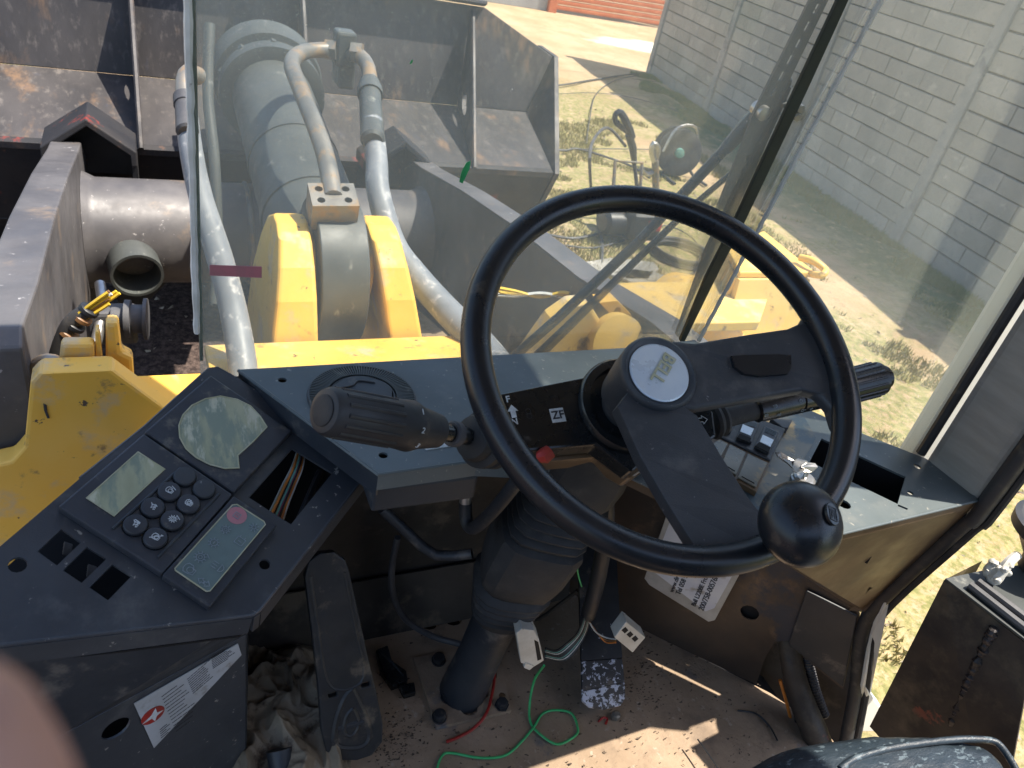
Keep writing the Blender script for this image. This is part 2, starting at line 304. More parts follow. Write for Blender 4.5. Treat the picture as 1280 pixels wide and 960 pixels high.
# ================================================================== SETTING: ground
GZ = -EYE
def ground_material():
    m = bpy.data.materials.new('ground'); m.use_nodes = True; nt = m.node_tree; L = nt.links.new; b = nt.nodes['Principled BSDF']
    g = nt.nodes.new('ShaderNodeNewGeometry')
    def nz(s, d=6, r=.6, w=0):
        n = nt.nodes.new('ShaderNodeTexNoise'); n.noise_dimensions = '4D'; n.inputs['W'].default_value = w; n.inputs['Scale'].default_value = s; n.inputs['Detail'].default_value = d; n.inputs['Roughness'].default_value = r
        L(g.outputs['Position'], n.inputs['Vector']); return n.outputs[0]
    def mix(f, a, c):
        x = nt.nodes.new('ShaderNodeMix'); x.data_type = 'RGBA'; L(f, x.inputs[0])
        for k, q in ((6, a), (7, c)):
            if hasattr(q, 'links'): L(q, x.inputs[k])
            else: x.inputs[k].default_value = (*q, 1)
        return x.outputs[2]
    def mth(op, a, b_=0):
        k = nt.nodes.new('ShaderNodeMath'); k.operation = op
        for i, q in enumerate((a, b_)):
            if hasattr(q, 'links'): L(q, k.inputs[i])
            else: k.inputs[i].default_value = q
        return k.outputs[0]
    sx = nt.nodes.new('ShaderNodeSeparateXYZ'); L(g.outputs['Position'], sx.inputs[0]); X, Y = sx.outputs[0], sx.outputs[1]
    col = mix(ramp(nt, nz(1.5), .35, .65), (.42, .295, .175), (.52, .39, .25))
    col = mix(ramp(nt, nz(9, 8, .7, 4), .52, .7), col, (.30, .20, .13))
    # worn grass
    gr = mix(ramp(nt, nz(22, 4, .7, 2), .4, .62), (.20, .20, .075), (.36, .31, .14))
    dwall = mth('SUBTRACT', mth('ADD', mth('MULTIPLY', Y, .145), 2.625*2.3), X)      # metres in front of the boundary wall
    patch = mth('SUBTRACT', nz(.9, 5, .65, 9), 0)
    near = ramp(nt, mth('ABSOLUTE', mth('SUBTRACT', dwall, 2.75)), 1.4, .5)
    fg = ramp(nt, mth('ADD', patch, mth('MULTIPLY', near, .20)), .47, .60)
    fine = ramp(nt, nz(14, 6, .75, 3), .38, .55)
    far = ramp(nt, Y, 11.2, 9.2)
    col = mix(mth('MULTIPLY', mth('MULTIPLY', fg, fine), far), col, gr)
    # green strip at the foot of the wall
    fs = ramp(nt, mth('ADD', dwall, mth('MULTIPLY', nz(3, 5, .7, 6), 1.3)), 1.85, 1.15)
    grn = mix(ramp(nt, nz(30, 4, .7, 8), .35, .65), (.055, .105, .045), (.12, .15, .075))
    col = mix(mth('MULTIPLY', mth('MULTIPLY', fs, far), ramp(nt, nz(8, 5, .7, 12), .3, .5)), col, grn)
    # shade under the machine, put into the soil colour
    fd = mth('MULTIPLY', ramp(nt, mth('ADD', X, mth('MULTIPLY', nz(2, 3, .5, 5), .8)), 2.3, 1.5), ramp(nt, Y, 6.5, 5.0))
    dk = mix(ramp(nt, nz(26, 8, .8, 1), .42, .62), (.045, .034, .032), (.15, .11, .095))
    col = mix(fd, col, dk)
    # pale cement spill on the paving
    dx = mth('MULTIPLY', mth('SUBTRACT', X, 9.3), .55); dy = mth('MULTIPLY', mth('SUBTRACT', mth('SUBTRACT', Y, 14.0), mth('MULTIPLY', mth('SUBTRACT', X, 9.3), .12)), 1.5)
    rr = mth('ADD', mth('MULTIPLY', dx, dx), mth('MULTIPLY', dy, dy))
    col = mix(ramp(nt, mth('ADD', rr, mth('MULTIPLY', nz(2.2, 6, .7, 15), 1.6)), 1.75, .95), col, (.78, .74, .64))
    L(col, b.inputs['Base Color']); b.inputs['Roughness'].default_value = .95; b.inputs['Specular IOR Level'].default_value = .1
    bp = nt.nodes.new('ShaderNodeBump'); bp.inputs['Strength'].default_value = .8; bp.inputs['Distance'].default_value = .03
    L(nz(12, 10, .75, 1), bp.inputs['Height']); L(bp.outputs[0], b.inputs['Normal'])
    MATS['ground'] = m
ground_material()
g = MB(); N = 60
for i in range(N+1):
    for j in range(N+1): g.v.append(V((-3+14*i/N, -3+14*j/N, GZ+.025*(noise.noise(V((i*.35, j*.35, 0)))+.0))))
for i in range(N):
    for j in range(N): a = i*(N+1)+j; g.f.append((a, a+1, a+N+2, a+N+1))
for (x0, x1, y0, y1) in ((-200, 200, -200, -3), (-200, 200, 11, 200), (-200, -3, -3, 11), (11, 200, -3, 11)):
    g.add([(x0, y0, GZ), (x1, y0, GZ), (x1, y1, GZ), (x0, y1, GZ)], [(0, 1, 2, 3)])
g.build('ground', 'ground', kind='structure', origin=(0, 0, GZ), smooth=60)

# ------------------------------------------------------------------ boundary wall of precast blocks
BAY = 0.95*2.3
wd = V((.145, 1, 0)).normalized(); wn = V((-wd.y, wd.x, 0))             # wn points to the yard
W0 = V((3.36*2.3, 5.0*2.3, GZ))                                            # far end post
pmat('grass', (.10, .17, .05), (.20, .23, .08), 3, (.7, .9), bump=0, rnd=0)
pmat('grass_dry', (.30, .27, .10), (.42, .36, .17), 3, (.7, .9), bump=0)
WH = 2.95; COURSE = .168
wall = thing('boundary_wall', 'long grey precast concrete block wall with square posts along the yard', 'wall', W0)
def bay_start(k): return W0-wd*(BAY*k)
post = None
for k in range(0, 8):
    p = bay_start(k)
    m = MB(); m.box(p+V((0, 0, WH/2+.02)), (.13, .15, WH+.04), (wd, wn, V((0, 0, 1))))
    m.build('post', 'concrete_post', wall, bevel=.012)
rest = MB(); nblk = 0; bmesh_cache = {}
NB = int(WH/COURSE)
for k in range(0, 7):
    a = bay_start(k)-wd*.065; L_ = BAY-.13
    core = MB(); core.box(a-wd*(L_/2)+V((0, 0, NB*COURSE/2-.05)), (L_, .035, NB*COURSE+.1), (wd, wn, V((0, 0, 1))))
    core.build('wall_core', 'mortar', wall)
    for c in range(NB):
        off = (c % 2)*.5
        edges = [0]+[x for x in [(i+off+random.uniform(-.08, .08))*L_/4.2 for i in range(0, 6)] if .08 < x < L_-.08]+[L_]
        for e0, e1 in zip(edges[:-1], edges[1:]):
            ctr = a-wd*((e0+e1)/2)+V((0, 0, (c+.5)*COURSE+random.uniform(-.002, .002)))+wn*(.02+random.uniform(0, .006))
            pj = proj(ctr); dep = aR[2]*ctr.x+aF[2]*ctr.y-aD[2]*ctr.z
            gap = .018 if c % 2 else .010
            args = (ctr+V((0, 0, -gap*.3)), (e1-e0-.006, .045, COURSE-gap), (wd, wn, V((0, 0, 1))))
            if dep > .5 and -30 < pj[1] < 700 and 640 < pj[0] < 1310 and nblk < 298:
                m = MB(); m.box(*args); m.build('block', 'concrete', wall, bevel=.004, segs=1); nblk += 1
            else: rest.box(*args)
rest.build('block_courses', 'concrete', wall, kind='stuff')
print('BLOCKS', nblk)
# taller return wall and garage door at the far end of the yard
A = atz(560, -5, GZ); B = atz(822, 35, GZ); gd = (B-A).normalized(); gn = V((gd.y, -gd.x, 0))
A = B-gd*9
gb = thing('storage_building', 'pale plastered building across the yard behind the bucket', 'building', A)
d0 = atz(703, 21, GZ); t0 = (d0-A).dot(gd); t1 = t0+3.1
m = MB()
m.box(A+gd*(t0/2-2)-gn*.15+V((0, 0, 1.6)), (t0+4-.3, .3, 3.2), (gd, gn, V((0, 0, 1))))
m.box(A+gd*(t1+2.3)-gn*.15+V((0, 0, 1.6)), (4-.01, .3, 3.2), (gd, gn, V((0, 0, 1))))
m.box(A+gd*((t0+t1)/2)-gn*.15+V((0, 0, 2.95)), (t1-t0+.4, .3, .5), (gd, gn, V((0, 0, 1))))
m.build('wall', 'plaster', gb, bevel=.01)
m = MB(); m.box(A+gd*(t0-.08)+gn*.02+V((0, 0, 1.35)), (.2, .16, 2.7), (gd, gn, V((0, 0, 1)))); m.build('door_frame', 'orange_door', gb, bevel=.01)
door = thing('roller_door', 'orange ribbed roller shutter door at the top of the photo', 'door', d0)
for i in range(24):
    z = .06+i*.108
    pts = [A+gd*(t0+.03)+gn*(-.02+.045*q)+V((0, 0, z+dz)) for q, dz in ((0, 0), (.9, .016), (1, .045), (.9, .078), (0, .096), (-.2, .05))]
    m = MB(); m.prism(pts, gd*(t1-t0-.06)); m.build('slat', 'orange_door', door, smooth=50)

# grass stuff: blades on patches
def blades(name, n, pick, h, mat):
    m = MB()
    for i in range(n):
        q = pick()
        if q is None: continue
        x, y = q; hh = h*random.uniform(.5, 1.3); a = random.uniform(0, 2*pi); l = random.uniform(-.5, .5)*hh; ww = .004*random.uniform(.8, 1.6)*(1+hh*8)
        dx, dy = math.cos(a), math.sin(a)
        b0 = V((x, y, GZ-.005)); m.add([b0-V((dx, dy, 0))*ww, b0+V((dx, dy, 0))*ww, b0+V((dx*l-dy*l, dy*l+dx*l, hh))], [(0, 1, 2)])
    return m
def pk_wall():
    y = random.uniform(0.5, 11.3); d = abs(random.gauss(.05, .34))+.06
    n_ = noise.noise(V((y*1.3, d*2, 3)))
    if n_ < -.15+d*.6: return None
    p = V((6.0375+.145*y, y, 0))+wn*d; return p.x-.0, p.y
m = blades('g', 70000, pk_wall, .055, 'grass')
tag(m.build('grass', 'grass', kind='stuff'), 'dark green grass strip growing at the foot of the grey block wall', 'grass')
def pk_patch():
    x = random.uniform(1.2, 6.0); y = random.uniform(.3, 8.5)
    d = (6.0375+.145*y)-x
    n_ = noise.noise(V((x*1.1, y*1.1, 7)))+.4*noise.noise(V((x*5, y*5, 1)))
    t = .12 if 1.5 < d < 4 else .38
    return (x, y) if n_ > t else None
m = blades('g', 150000, pk_patch, .045, 'grass')
tag(m.build('grass', 'grass_dry', kind='stuff'), 'short dry yellow-green grass in patches on the sandy yard', 'grass')
m = MB()
for i in range(2600):
    x = random.uniform(-1, 5.5); y = random.uniform(.6, 9); s_ = random.uniform(.006, .022); p = V((x, y, GZ+s_*.3))
    q = [p+V((random.uniform(-1, 1)*s_, random.uniform(-1, 1)*s_, random.uniform(-.3, 1)*s_)) for _ in range(4)]; m.add(q, [(0, 1, 2), (0, 2, 3), (0, 3, 1), (1, 3, 2)])
tag(m.build('gravel', 'stone', kind='stuff'), 'loose stones and crumbs scattered over the sandy yard', 'gravel')

# ================================================================== YARD THINGS
def lean(px0, py0, px1, py1):      # an upright thing standing on the ground: foot from one pixel, head in the same vertical plane
    f = atz(px0, py0, GZ); return f, aty(px1, py1, f.y)
# pressure-washer gun stuck upright by its lance
f0, h0 = lean(800, 268, 793, 205)
_, h1 = lean(800, 268, 786, 168)
t = thing('spray_gun', 'black pressure washer spray gun standing upright on its lance', 'spray gun', f0)
MB().tube([f0, h0], .018, 8).build('lance', 'hose_dark', t, smooth=True)
MB().tube([h0, aty(791, 185, f0.y), h1], [.022, .034, .034], 10).build('gun_body', 'rubber', t, smooth=True)
q = [aty(*p, f0.y) for p in ((790, 172), (786, 160), (776, 141), (769, 144), (770, 154), (777, 158))]
MB().tube(q, [.034, .034, .030, .024, .02, .02], 8, sub=3).build('handle', 'rubber', t, smooth=True)
MB().tube([aty(*p, f0.y) for p in ((771, 152), (775, 158), (784, 165))], .02, 8, sub=3).build('trigger_guard', 'rubber', t, smooth=True)
# hose reel
fy = atz(850, 224, GZ); c0 = aty(849, 191, fy.y)
ax = V((-.35, -.9, .1)).normalized()
t = thing('hose_reel', 'round dark hose reel standing on the shaded ground near the wall', 'hose reel', fy)
r_ = .235
m = MB(); m.lathe(c0-ax*.02, ax, [(0, .02), (0, r_), (.02, r_), (.025, r_*.95), (.02, r_*.6), (.02, .02)], 28); m.build('flange', 'hose_dark', t, smooth=True)
m = MB(); m.lathe(c0-ax*.2, ax, [(0, .02), (0, r_), (.02, r_), (.02, .02)], 28); m.build('flange', 'hose_dark', t, smooth=True)
m = MB()
for i in range(6): m.tube(ring_pts(c0-ax*(.04+i*.026), ax.orthogonal().normalized(), ax.cross(ax.orthogonal().normalized()), r_*.83, 24)+[c0-ax*(.04+i*.026)+ax.orthogonal().normalized()*r_*.83], .014, 6)
m.build('wound_hose', 'w_black', t, smooth=True)
MB().lathe(c0, ax, [(0, .05), (.05, .045), (.055, 0.01)], 12).build('hub', 'w_teal', t, smooth=True)
hb = MB(); hb.tube([c0+V((-.2, 0, .0)), c0+V((-.12, 0, .24)), c0+V((.1, 0, .27)), c0+V((.22, 0, .05))], .014, 8, sub=4); hb.build('carry_handle', 'bare_metal', t, smooth=True)
for s_ in (-1, 1):
    MB().tube([c0-ax*.1+V((s_*.08, 0, -.05)), fy+V((s_*.2, .05, .02)), fy+V((s_*.2, -.2, .02))], .015, 8).build('leg', 'hose_dark', t, smooth=True)
# grey tap post / spanner like stand
f1, g1 = lean(820, 240, 817, 182)
t = thing('standpipe', 'short grey pole with a forked top beside the hose reel', 'pole', f1)
MB().tube([f1, aty(819, 200, f1.y)], .035, 10).build('pole', 'pipe_steel', t, smooth=True)
MB().tube([aty(819, 203, f1.y), aty(815, 190, f1.y), aty(817, 180, f1.y), aty(822, 186, f1.y), aty(820, 197, f1.y)], .032, 8, sub=3).build('fork', 'bare_metal', t, smooth=True)
MB().tube([aty(819, 214, f1.y), aty(808, 218, f1.y), aty(802, 209, f1.y)], .022, 8, sub=2).build('side_branch', 'bare_metal', t, smooth=True)
# pressure washer lying on the ground
p0 = atz(788, 302, GZ)
t = thing('pressure_washer', 'dark red and black pressure washer lying in the yard beyond the wheel rim', 'pressure washer', p0)
MB().box(p0+V((0, 0, .19)), (.30, .34, .24)).build('housing', 'w_black', t, bevel=.05, segs=3)
MB().box(p0+V((-.02, .0, .34)), (.24, .22, .10)).build('cover', 'red_plastic', t, bevel=.03)
MB().lathe(p0+V((-.16, -.02, .17)), (-1, 0, 0), [(0, .10), (.14, .10), (.17, .07), (.17, .01)], 20).build('motor', 'w_black', t, smooth=True)
for s_ in (-1, 1):
    MB().lathe(p0+V((.14*s_, .2, .11)), (s_, 0, 0), [(0, .11), (.05, .11), (.05, .03)], 20).build('wheel', 'rubber', t, smooth=True)
MB().tube([p0+V((-.13, .2, .2)), p0+V((-.13, .34, .55)), p0+V((.13, .34, .55)), p0+V((.13, .2, .2))], .016, 8).build('handle', 'pipe_steel', t, smooth=True)
MB().box(p0+V((.05, -.185, .22)), (.12, .03, .08)).build('control_panel', 'red_plastic', t, bevel=.01)
m = MB()
for i in range(5): m.tube(ring_pts(p0+V((.3, -.3, .02+.014*i)), V((1, 0, 0)), V((0, 1, 0)), .22+.03*random.random(), 20), .012, 6)
tag(m.build('coiled_hose', 'hose_dark', smooth=True), 'loose dark coil of hose on the ground beside the pressure washer', 'hose')
def ground_cable(label, pts, r=.013, mat='hose_dark', name='hose'):
    r *= .62; P = [atz(x, y, GZ+r+.02) for x, y in pts]
    tag(MB().tube(P, r, 6, sub=5).build(name, mat, smooth=True), label, 'hose', 'hoses and cables lying across the yard')
ground_cable('dark hose running from the bucket to the end post of the block wall', [(640, 108), (695, 107), (740, 100), (780, 94), (806, 91)], .022)
ground_cable('thin cable curving down from the wall end over the sand', [(806, 93), (770, 100), (745, 118), (737, 150), (733, 180)], .010)
ground_cable('straight dark cable crossing the yard under the spray gun', [(640, 186), (700, 187), (760, 186), (830, 187)], .010)
ground_cable('dark hose crossing the grass towards the grey pole', [(640, 178), (700, 188), (722, 186), (760, 197), (790, 208), (812, 222)], .020)
ground_cable('thin cable running in front of the hose reel', [(690, 118), (740, 116), (790, 122), (850, 140), (920, 175)], .008)
ground_cable('dark hose leading from the pressure washer to the left', [(640, 282), (680, 292), (715, 298), (745, 293), (775, 285)], .020)
ground_cable('thin hose looping to the right of the pressure washer', [(800, 300), (830, 282), (868, 300), (872, 335), (835, 352), (790, 345), (765, 330)], .010)
ground_cable('second hose trailing from the pressure washer to the front', [(640, 318), (690, 306), (740, 310), (780, 300)], .013)
# hose rising to the spray gun
P = [h1+V((0, 0, -.1)), aty(760, 160, f0.y-.1), aty(742, 175, f0.y-.3), aty(737, 205, f0.y-.6), atz(742, 262, GZ+.02), atz(752, 300, GZ+.02), atz(752, 330, GZ+.02)]
tag(MB().tube(P, .013, 6, sub=6).build('hose', 'hose_dark', smooth=True), 'thin grey hose arching up to the handle of the spray gun', 'hose')
# flat stones / broken slab near the front frame
for i, (x, y, s_) in enumerate(((783, 335, .3), (800, 345, .2))):
    c_ = atz(x, y, GZ+.03); tag(MB().prism([c_+V((math.cos(a)*s_*(1+.3*math.sin(3*a+i)), math.sin(a)*s_*.6, 0)) for a in [k*pi/5 for k in range(10)]], V((0, 0, -.06))).build('stone_slab', 'concrete', bevel=.01), 'flat pale slab on the ground, the %s of two by the yellow frame' % ('larger' if i == 0 else 'smaller'), 'slab')

# ================================================================== LOADER BUCKET
bu = thing('loader_bucket', 'big rusty dark steel loader bucket seen from behind at the top left', 'bucket', (.48, 3.6, GZ))
XE = 1.9; XL = -.94
def plate(pts, th, name, mat, parent, bevel=.004, holes=(), label=None):
    n_ = (V(pts[1])-V(pts[0])).cross(V(pts[2])-V(pts[0])).normalized()
    if n_.dot(V(pts[0])) < 0: n_ = -n_
    m = MB(); m.prism(pts, n_*th, holes); return m.build(name, mat, parent, bevel=bevel, label=label)
E0 = (3.45, -1.225); VA = (4.03, -1.089); UT = (4.12, -.60)
def Q(x, yz): return V((x, yz[0], yz[1]))
XV = 1.967; XT = 2.08; XC = 1.65
plate([Q(XL, E0), Q(XE, E0), Q(XV, VA), Q(-1.0, VA)], .03, 'lower_back_plate', 'bucket_steel', bu)
plate([Q(-1.0, VA), Q(XV, VA), Q(XT, (4.085, -.79)), Q(XC, UT), Q(-.70, UT), Q(-1.1, (4.085, -.79))], .03, 'upper_back_plate', 'bucket_steel', bu)
plate([Q(-.70, (UT[0], UT[1]+.003)), Q(XC, (UT[0], UT[1]+.003)), Q(XC-.02, (4.04, -.575)), Q(-.68, (4.04, -.575))], .02, 'top_lip', 'bucket_steel', bu)
plate([Q(XL, E0), Q(XE, E0), Q(XE, (3.62, -1.62)), Q(XL, (3.62, -1.62))], .03, 'underside_plate', 'bucket_dark', bu)
plate([Q(XL, (3.62, -1.625)), Q(XE, (3.62, -1.625)), Q(XE, (4.3, -2.05)), Q(XL, (4.3, -2.05))], .03, 'underside_plate', 'bucket_dark', bu)
plate([Q(XL, (4.32, -2.05)), Q(XE, (4.32, -2.05)), Q(XE, (5.1, -2.1)), Q(XL, (5.1, -2.1))], .03, 'floor_plate', 'bucket_dark', bu)
for sx_, (xa_, xb_, xc_) in ((1, (XE+.004, XT+.004, XV+.004)), (-1, (XL-.03, -1.13, -1.03))):
    m = MB(); m.prism([Q(xa_, (E0[0]-.012, E0[1])), Q(xb_, (4.07, -.785)), Q(xb_, (4.3, -.78)), Q(xc_, (5.0, -1.4)), Q(xa_, (5.1, -2.1)), Q(xa_, (4.3, -2.05)), Q(xa_, (3.62, -1.62))], V((.025, 0, 0))); m.build('end_plate', 'bucket_steel', bu)
def gusset(xb, xt):
    lo = V((xb, E0[0]-.006, E0[1]+.004)); hi = V((xt, 4.09, -.62))
    va = V((xb+(xt-xb)*.8, VA[0]-.004, VA[1]+.004))
    hc = lo.lerp(hi, .42)*.52+va*.48; ey = (lo-hi).normalized(); ex = (va-lo.lerp(hi, .45)).normalized()
    hl = [hc+ex*(.055*math.cos(q))+ey*(.075*math.sin(q)) for q in [k*pi/8 for k in range(16)]]
    m = MB(); m.prism([lo, hi, va], V((.022, 0, 0)), [hl]); m.build('gusset', 'bucket_steel', bu)
    m = MB(); m.tube([lo+V((.011, 0, 0)), hi+V((.011, 0, 0))], .011, 6); m.build('gusset_edge', 'bucket_steel', bu)
gusset(-.035, -.037); gusset(.66, .70); gusset(1.446, 1.566)
# arched hook brackets under the back edge, above the arm ends
for xc in (-.20, 1.02):
    top = V((xc, 3.2, -1.035)); hw = .16
    out = [V((xc-hw, 3.2, -1.15)), top, V((xc+hw, 3.2, -1.15)), V((xc+hw, 3.2, -1.21))]
    inn = [V((xc+hw-.02, 3.2, -1.21)), V((xc+hw-.022, 3.2, -1.165)), top+V((0, 0, -.028)), V((xc-hw+.022, 3.2, -1.165)), V((xc-hw+.02, 3.2, -1.20)), V((xc-hw, 3.2, -1.20))]
    m = MB(); m.prism(out+inn, V((0, .22, 0))); m.build('hook_arch', 'bucket_dark', bu, bevel=.005)
    m = MB(); m.prism([V((xc-hw+.02, 3.36, -1.3)), V((xc-hw+.02, 3.36, -1.17)), V((xc, 3.36, -1.07)), V((xc+hw-.02, 3.36, -1.17)), V((xc+hw-.02, 3.36, -1.3))], V((0, .04, 0))); m.build('hook_web', 'bucket_dark', bu)
    for s_ in (-1, 1):
        m = MB(); m.prism([V((xc+s_*.14, 3.22, -1.21)), V((xc+s_*.14, 3.44, -1.23)), V((xc+s_*.14, 3.5, -1.6)), V((xc+s_*.14, 3.25, -1.6))], V((.02, 0, 0))); m.build('hinge_ear', 'bucket_dark', bu)
m = MB(); m.prism([V((.42, 3.3, -1.10)), V((.42, 3.44, -1.10)), V((.42, 3.5, -1.6)), V((.42, 3.3, -1.5))], V((.03, 0, 0))); m.build('hinge_ear', 'bucket_dark', bu)

# ================================================================== LIFT ARMS, TUBE
def arm(x0, x1, label, side):
    t = thing('lift_arm', label, 'lift arm', ((x0+x1)/2, 1.6, -1.0), None)
    prof = [(3.36, -1.30), (3.33, -1.20), (3.22, -1.13), (3.08, -1.11)] + [(2.6, -1.015), (2.1, -.935), (1.66, -.885), (1.3, -.815), (1.12, -.80), (1.02, -.88), (1.0, -1.05)]
    prof += [(1.15, -1.25), (1.8, -1.42), (2.6, -1.62), (3.1, -1.75), (3.33, -1.62)]
    if side < 0: prof = prof[:7]+[(1.40, -.835), (1.365, -.86), (1.36, -1.30)]+prof[12:]
    m = MB(); m.prism([V((x0, y, z)) for y, z in prof], V((x1-x0, 0, 0))); m.build('arm_plate', 'arm_steel' if side < 0 else 'arm_shaded', t, bevel=.006)
    if side > 0:
        m = MB(); P = [V((x0, y, z)) for y, z in prof[2:9]]
        for a, b in zip(P[:-1], P[1:]):
            n_ = V((0, -(b-a).z, (b-a).y)).normalized(); n_ = n_ if n_.z > 0 else -n_
            w_ = V((x1-x0, 0, 0)); m.hexa([a+n_*.001, b+n_*.001, b+w_+n_*.001, a+w_+n_*.001, a+n_*.004, b+n_*.004, b+w_+n_*.004, a+w_+n_*.004])
        m.build('lit_top_edge', 'arm_steel', t)  # lighter strip: light along the top of the arm put into the colour
    xi = x1+.004 if side < 0 else x0-.004
    MB().lathe((x0-.03, 3.2, -1.55), (1, 0, 0), [(0, .09), (x1-x0+.06, .09)], 20).build('pin', 'pipe_steel', t, smooth=True)
    return t
arm(-.325, -.225, 'left lift arm, worn grey steel plate beside the cross tube, outside the glass', -1)
arm(1.065, 1.155, 'right lift arm, grey steel plate seen through the windscreen and wheel', 1)
ct = thing('cross_tube', 'thick rust-stained steel cross tube between the two lift arms', 'steel tube', (.42, 3.0, -1.38))
MB().lathe((-.224, 3.0, -1.385), (1, 0, 0), [(0, .215), (.02, .205), (.04, .195), (1.245, .195), (1.27, .205), (1.288, .215)], 48).build('tube', 'arm_steel', ct, smooth=True)
for x in (.33, .43):
    MB().lathe((x, 3.0, -1.385), (1, 0, 0), [(0, .196), (.004, .203), (.014, .203), (.018, .196)], 40).build('weld_band', 'pipe_steel', ct, smooth=True)
# open sleeve under the tube
ax = V((.12, -.9, -.10)).normalized(); c0 = aty(172, 345, 2.72)
MB().lathe(c0-ax*.22, ax, [(0, .05), (.05, .085), (.22, .088), (.22, .078), (.16, .074), (.05, .05), (.04, .01)], 32).build('open_sleeve', 'cylinder_paint', ct, smooth=True)
m = MB(); m.prism([aty(x, y, 2.9) for x, y in ((140, 355), (210, 352), (175, 388), (150, 385))], V((0, .05, 0))); m.build('sleeve_bracket', 'bucket_dark', ct, bevel=.005)

# ================================================================== HYDRAULIC CYLINDER
B0 = V((.475, 2.02, -1.10)); B1 = V((.47, 4.15, -.80))
cd = (B1-B0).normalized()
hc = thing('hydraulic_cylinder', 'fat dark grey hydraulic cylinder with a chrome rod behind the windscreen', 'hydraulic cylinder', B0)
u_ = cd.cross(V((1, 0, 0))).normalized()
if u_.z < 0: u_ = -u_
MB().lathe(B0, cd, [(.16, .05), (.17, .135), (.20, .155), (.36, .157), (.361, .162), (.40, .162), (.401, .157), (.72, .157), (.721, .161), (.75, .161), (.751, .157), (1.26, .157)], 48).build('barrel', 'cylinder_paint', hc, smooth=True)
MB().lathe(B0, cd, [(1.261, .15), (1.262, .18), (1.27, .205), (1.33, .205), (1.34, .18), (1.37, .18), (1.38, .215), (1.42, .222), (1.50, .222), (1.51, .19), (1.56, .19), (1.57, .10)], 48).build('gland', 'cylinder_paint', hc, smooth=True)
for k in range(10):
    a = 2*pi*k/10; u2 = cd.cross(u_)
    p = B0+cd*1.345+(u_*math.cos(a)+u2*math.sin(a))*.193
    MB().lathe(p, cd, [(-.025, .010), (-.025, .017), (0, .017), (.002, .005)], 6).build('bolt', 'cylinder_paint', hc)
MB().lathe(B0, cd, [(1.5, .082), (2.15, .082)], 32).build('rod', 'chrome', hc, smooth=True)
# base eye: rounded yoke between the yellow cheeks
m = MB()
prof = [(2.04+.20*math.cos(q), -1.06+.215*math.sin(q)) for q in [k*pi/16 for k in range(32)]]
m.prism([V((.403, y, z)) for y, z in prof], V((.132, 0, 0))); m.build('base_eye', 'cylinder_paint', hc, bevel=.028, segs=4, smooth=25)
# port block with four bolt holes and the bent pipe
pb = aty(417, 243, 1.98)
n_b = V((-.05, -.35, 1)).normalized(); bx_ = (V((1, 0, 0))-n_b*n_b.x).normalized(); by_ = n_b.cross(bx_)
m = MB(); q = lambda a, b: pb+bx_*a+by_*b
hol = [[q(a+.011*math.cos(t_), b+.011*math.sin(t_)) for t_ in [k*pi/5 for k in range(10)]] for a in (-.036, .036) for b in (-.022, .022)]
m.prism([q(-.062, -.045), q(.062, -.045), q(.062, .045), q(-.062, .045)], -n_b*.085, hol); pbk = m.build('port_block', 'pipe_steel', hc, bevel=.006)
P = [pb+n_b*-.01+by_*.0, aty(408, 200, 2.12), aty(395, 160, 2.26), aty(375, 110, 2.50), aty(365, 78, 2.72), aty(384, 64, 2.86), aty(425, 62, 2.92)]
MB().tube(P, .026, 14, sub=6).build('pipe', 'pipe_steel', hc, smooth=True)
for fx, fy_, fd in ((414, 62.5, 2.905), (446, 66, 2.87)): MB().lathe(aty(fx, fy_, fd), aty(446, 66, 2.87)-aty(414, 62.5, 2.905), [(-.02, .027), (-.02, .036), (.02, .036), (.02, .027)], 6).build('hex_nut', 'pipe_steel', hc)
MB().box(aty(430, 60, 2.92)+V((0, 0, .0)), (.07, .08, .12)).build('pipe_clamp', 'cylinder_paint', hc, bevel=.01)
MB().box(aty(430, 80, 2.95)+V((0, 0, -.03)), (.06, .12, .09)).build('clamp_bracket', 'cylinder_paint', hc, bevel=.01)
MB().tube([aty(436, 68, 2.90), aty(452, 72, 2.84), aty(461, 88, 2.76), aty(462, 108, 2.66)], .026, 12, sub=5).build('pipe', 'pipe_steel', hc, smooth=True)
MB().lathe(aty(462, 104, 2.66), aty(465, 160, 2.40)-aty(462, 104, 2.66), [(0, .034), (.04, .034), (.041, .042), (.08, .042), (.081, .036), (.34, .038), (.35, .03)], 20).build('hose_fitting', 'cylinder_paint', hc, smooth=True)
P = [aty(465, 152, 2.42), aty(471, 200, 2.30), aty(473, 240, 2.20), aty(492, 305, 2.08), aty(520, 345, 1.98), aty(560, 390, 1.85), aty(600, 430, 1.7), aty(640, 480, 1.5)]
tag(MB().tube(P, [.034, .034, .036, .038, .04, .042, .045, .045], 16, sub=6).build('hydraulic_hose', 'hose', smooth=True), 'pale grey hydraulic hose curving down right of the cylinder to the steering wheel', 'hose')
P = [aty(248, 95, 2.15), aty(236, 92, 2.12), aty(231, 106, 2.08), aty(232, 135, 2.02)]
hz2 = thing('hydraulic_hose', 'pale grey hydraulic hose running down along the left edge of the glass', 'hose', (.15, 1.8, -.8))
MB().tube(P, .022, 14, sub=5).build('elbow_pipe', 'pipe_steel', hz2, smooth=True)
MB().lathe(aty(231, 122, 2.05), aty(234, 160, 1.95)-aty(231, 122, 2.05), [(0, .027), (.03, .027), (.031, .024), (.12, .026), (.125, .02)], 18).build('hose_fitting', 'hose_dark', hz2, smooth=True)
P = [aty(234, 148, 1.98), aty(240, 195, 1.92), aty(252, 250, 1.86), aty(274, 320, 1.78), aty(292, 390, 1.70), aty(303, 455, 1.6), aty(308, 520, 1.5)]
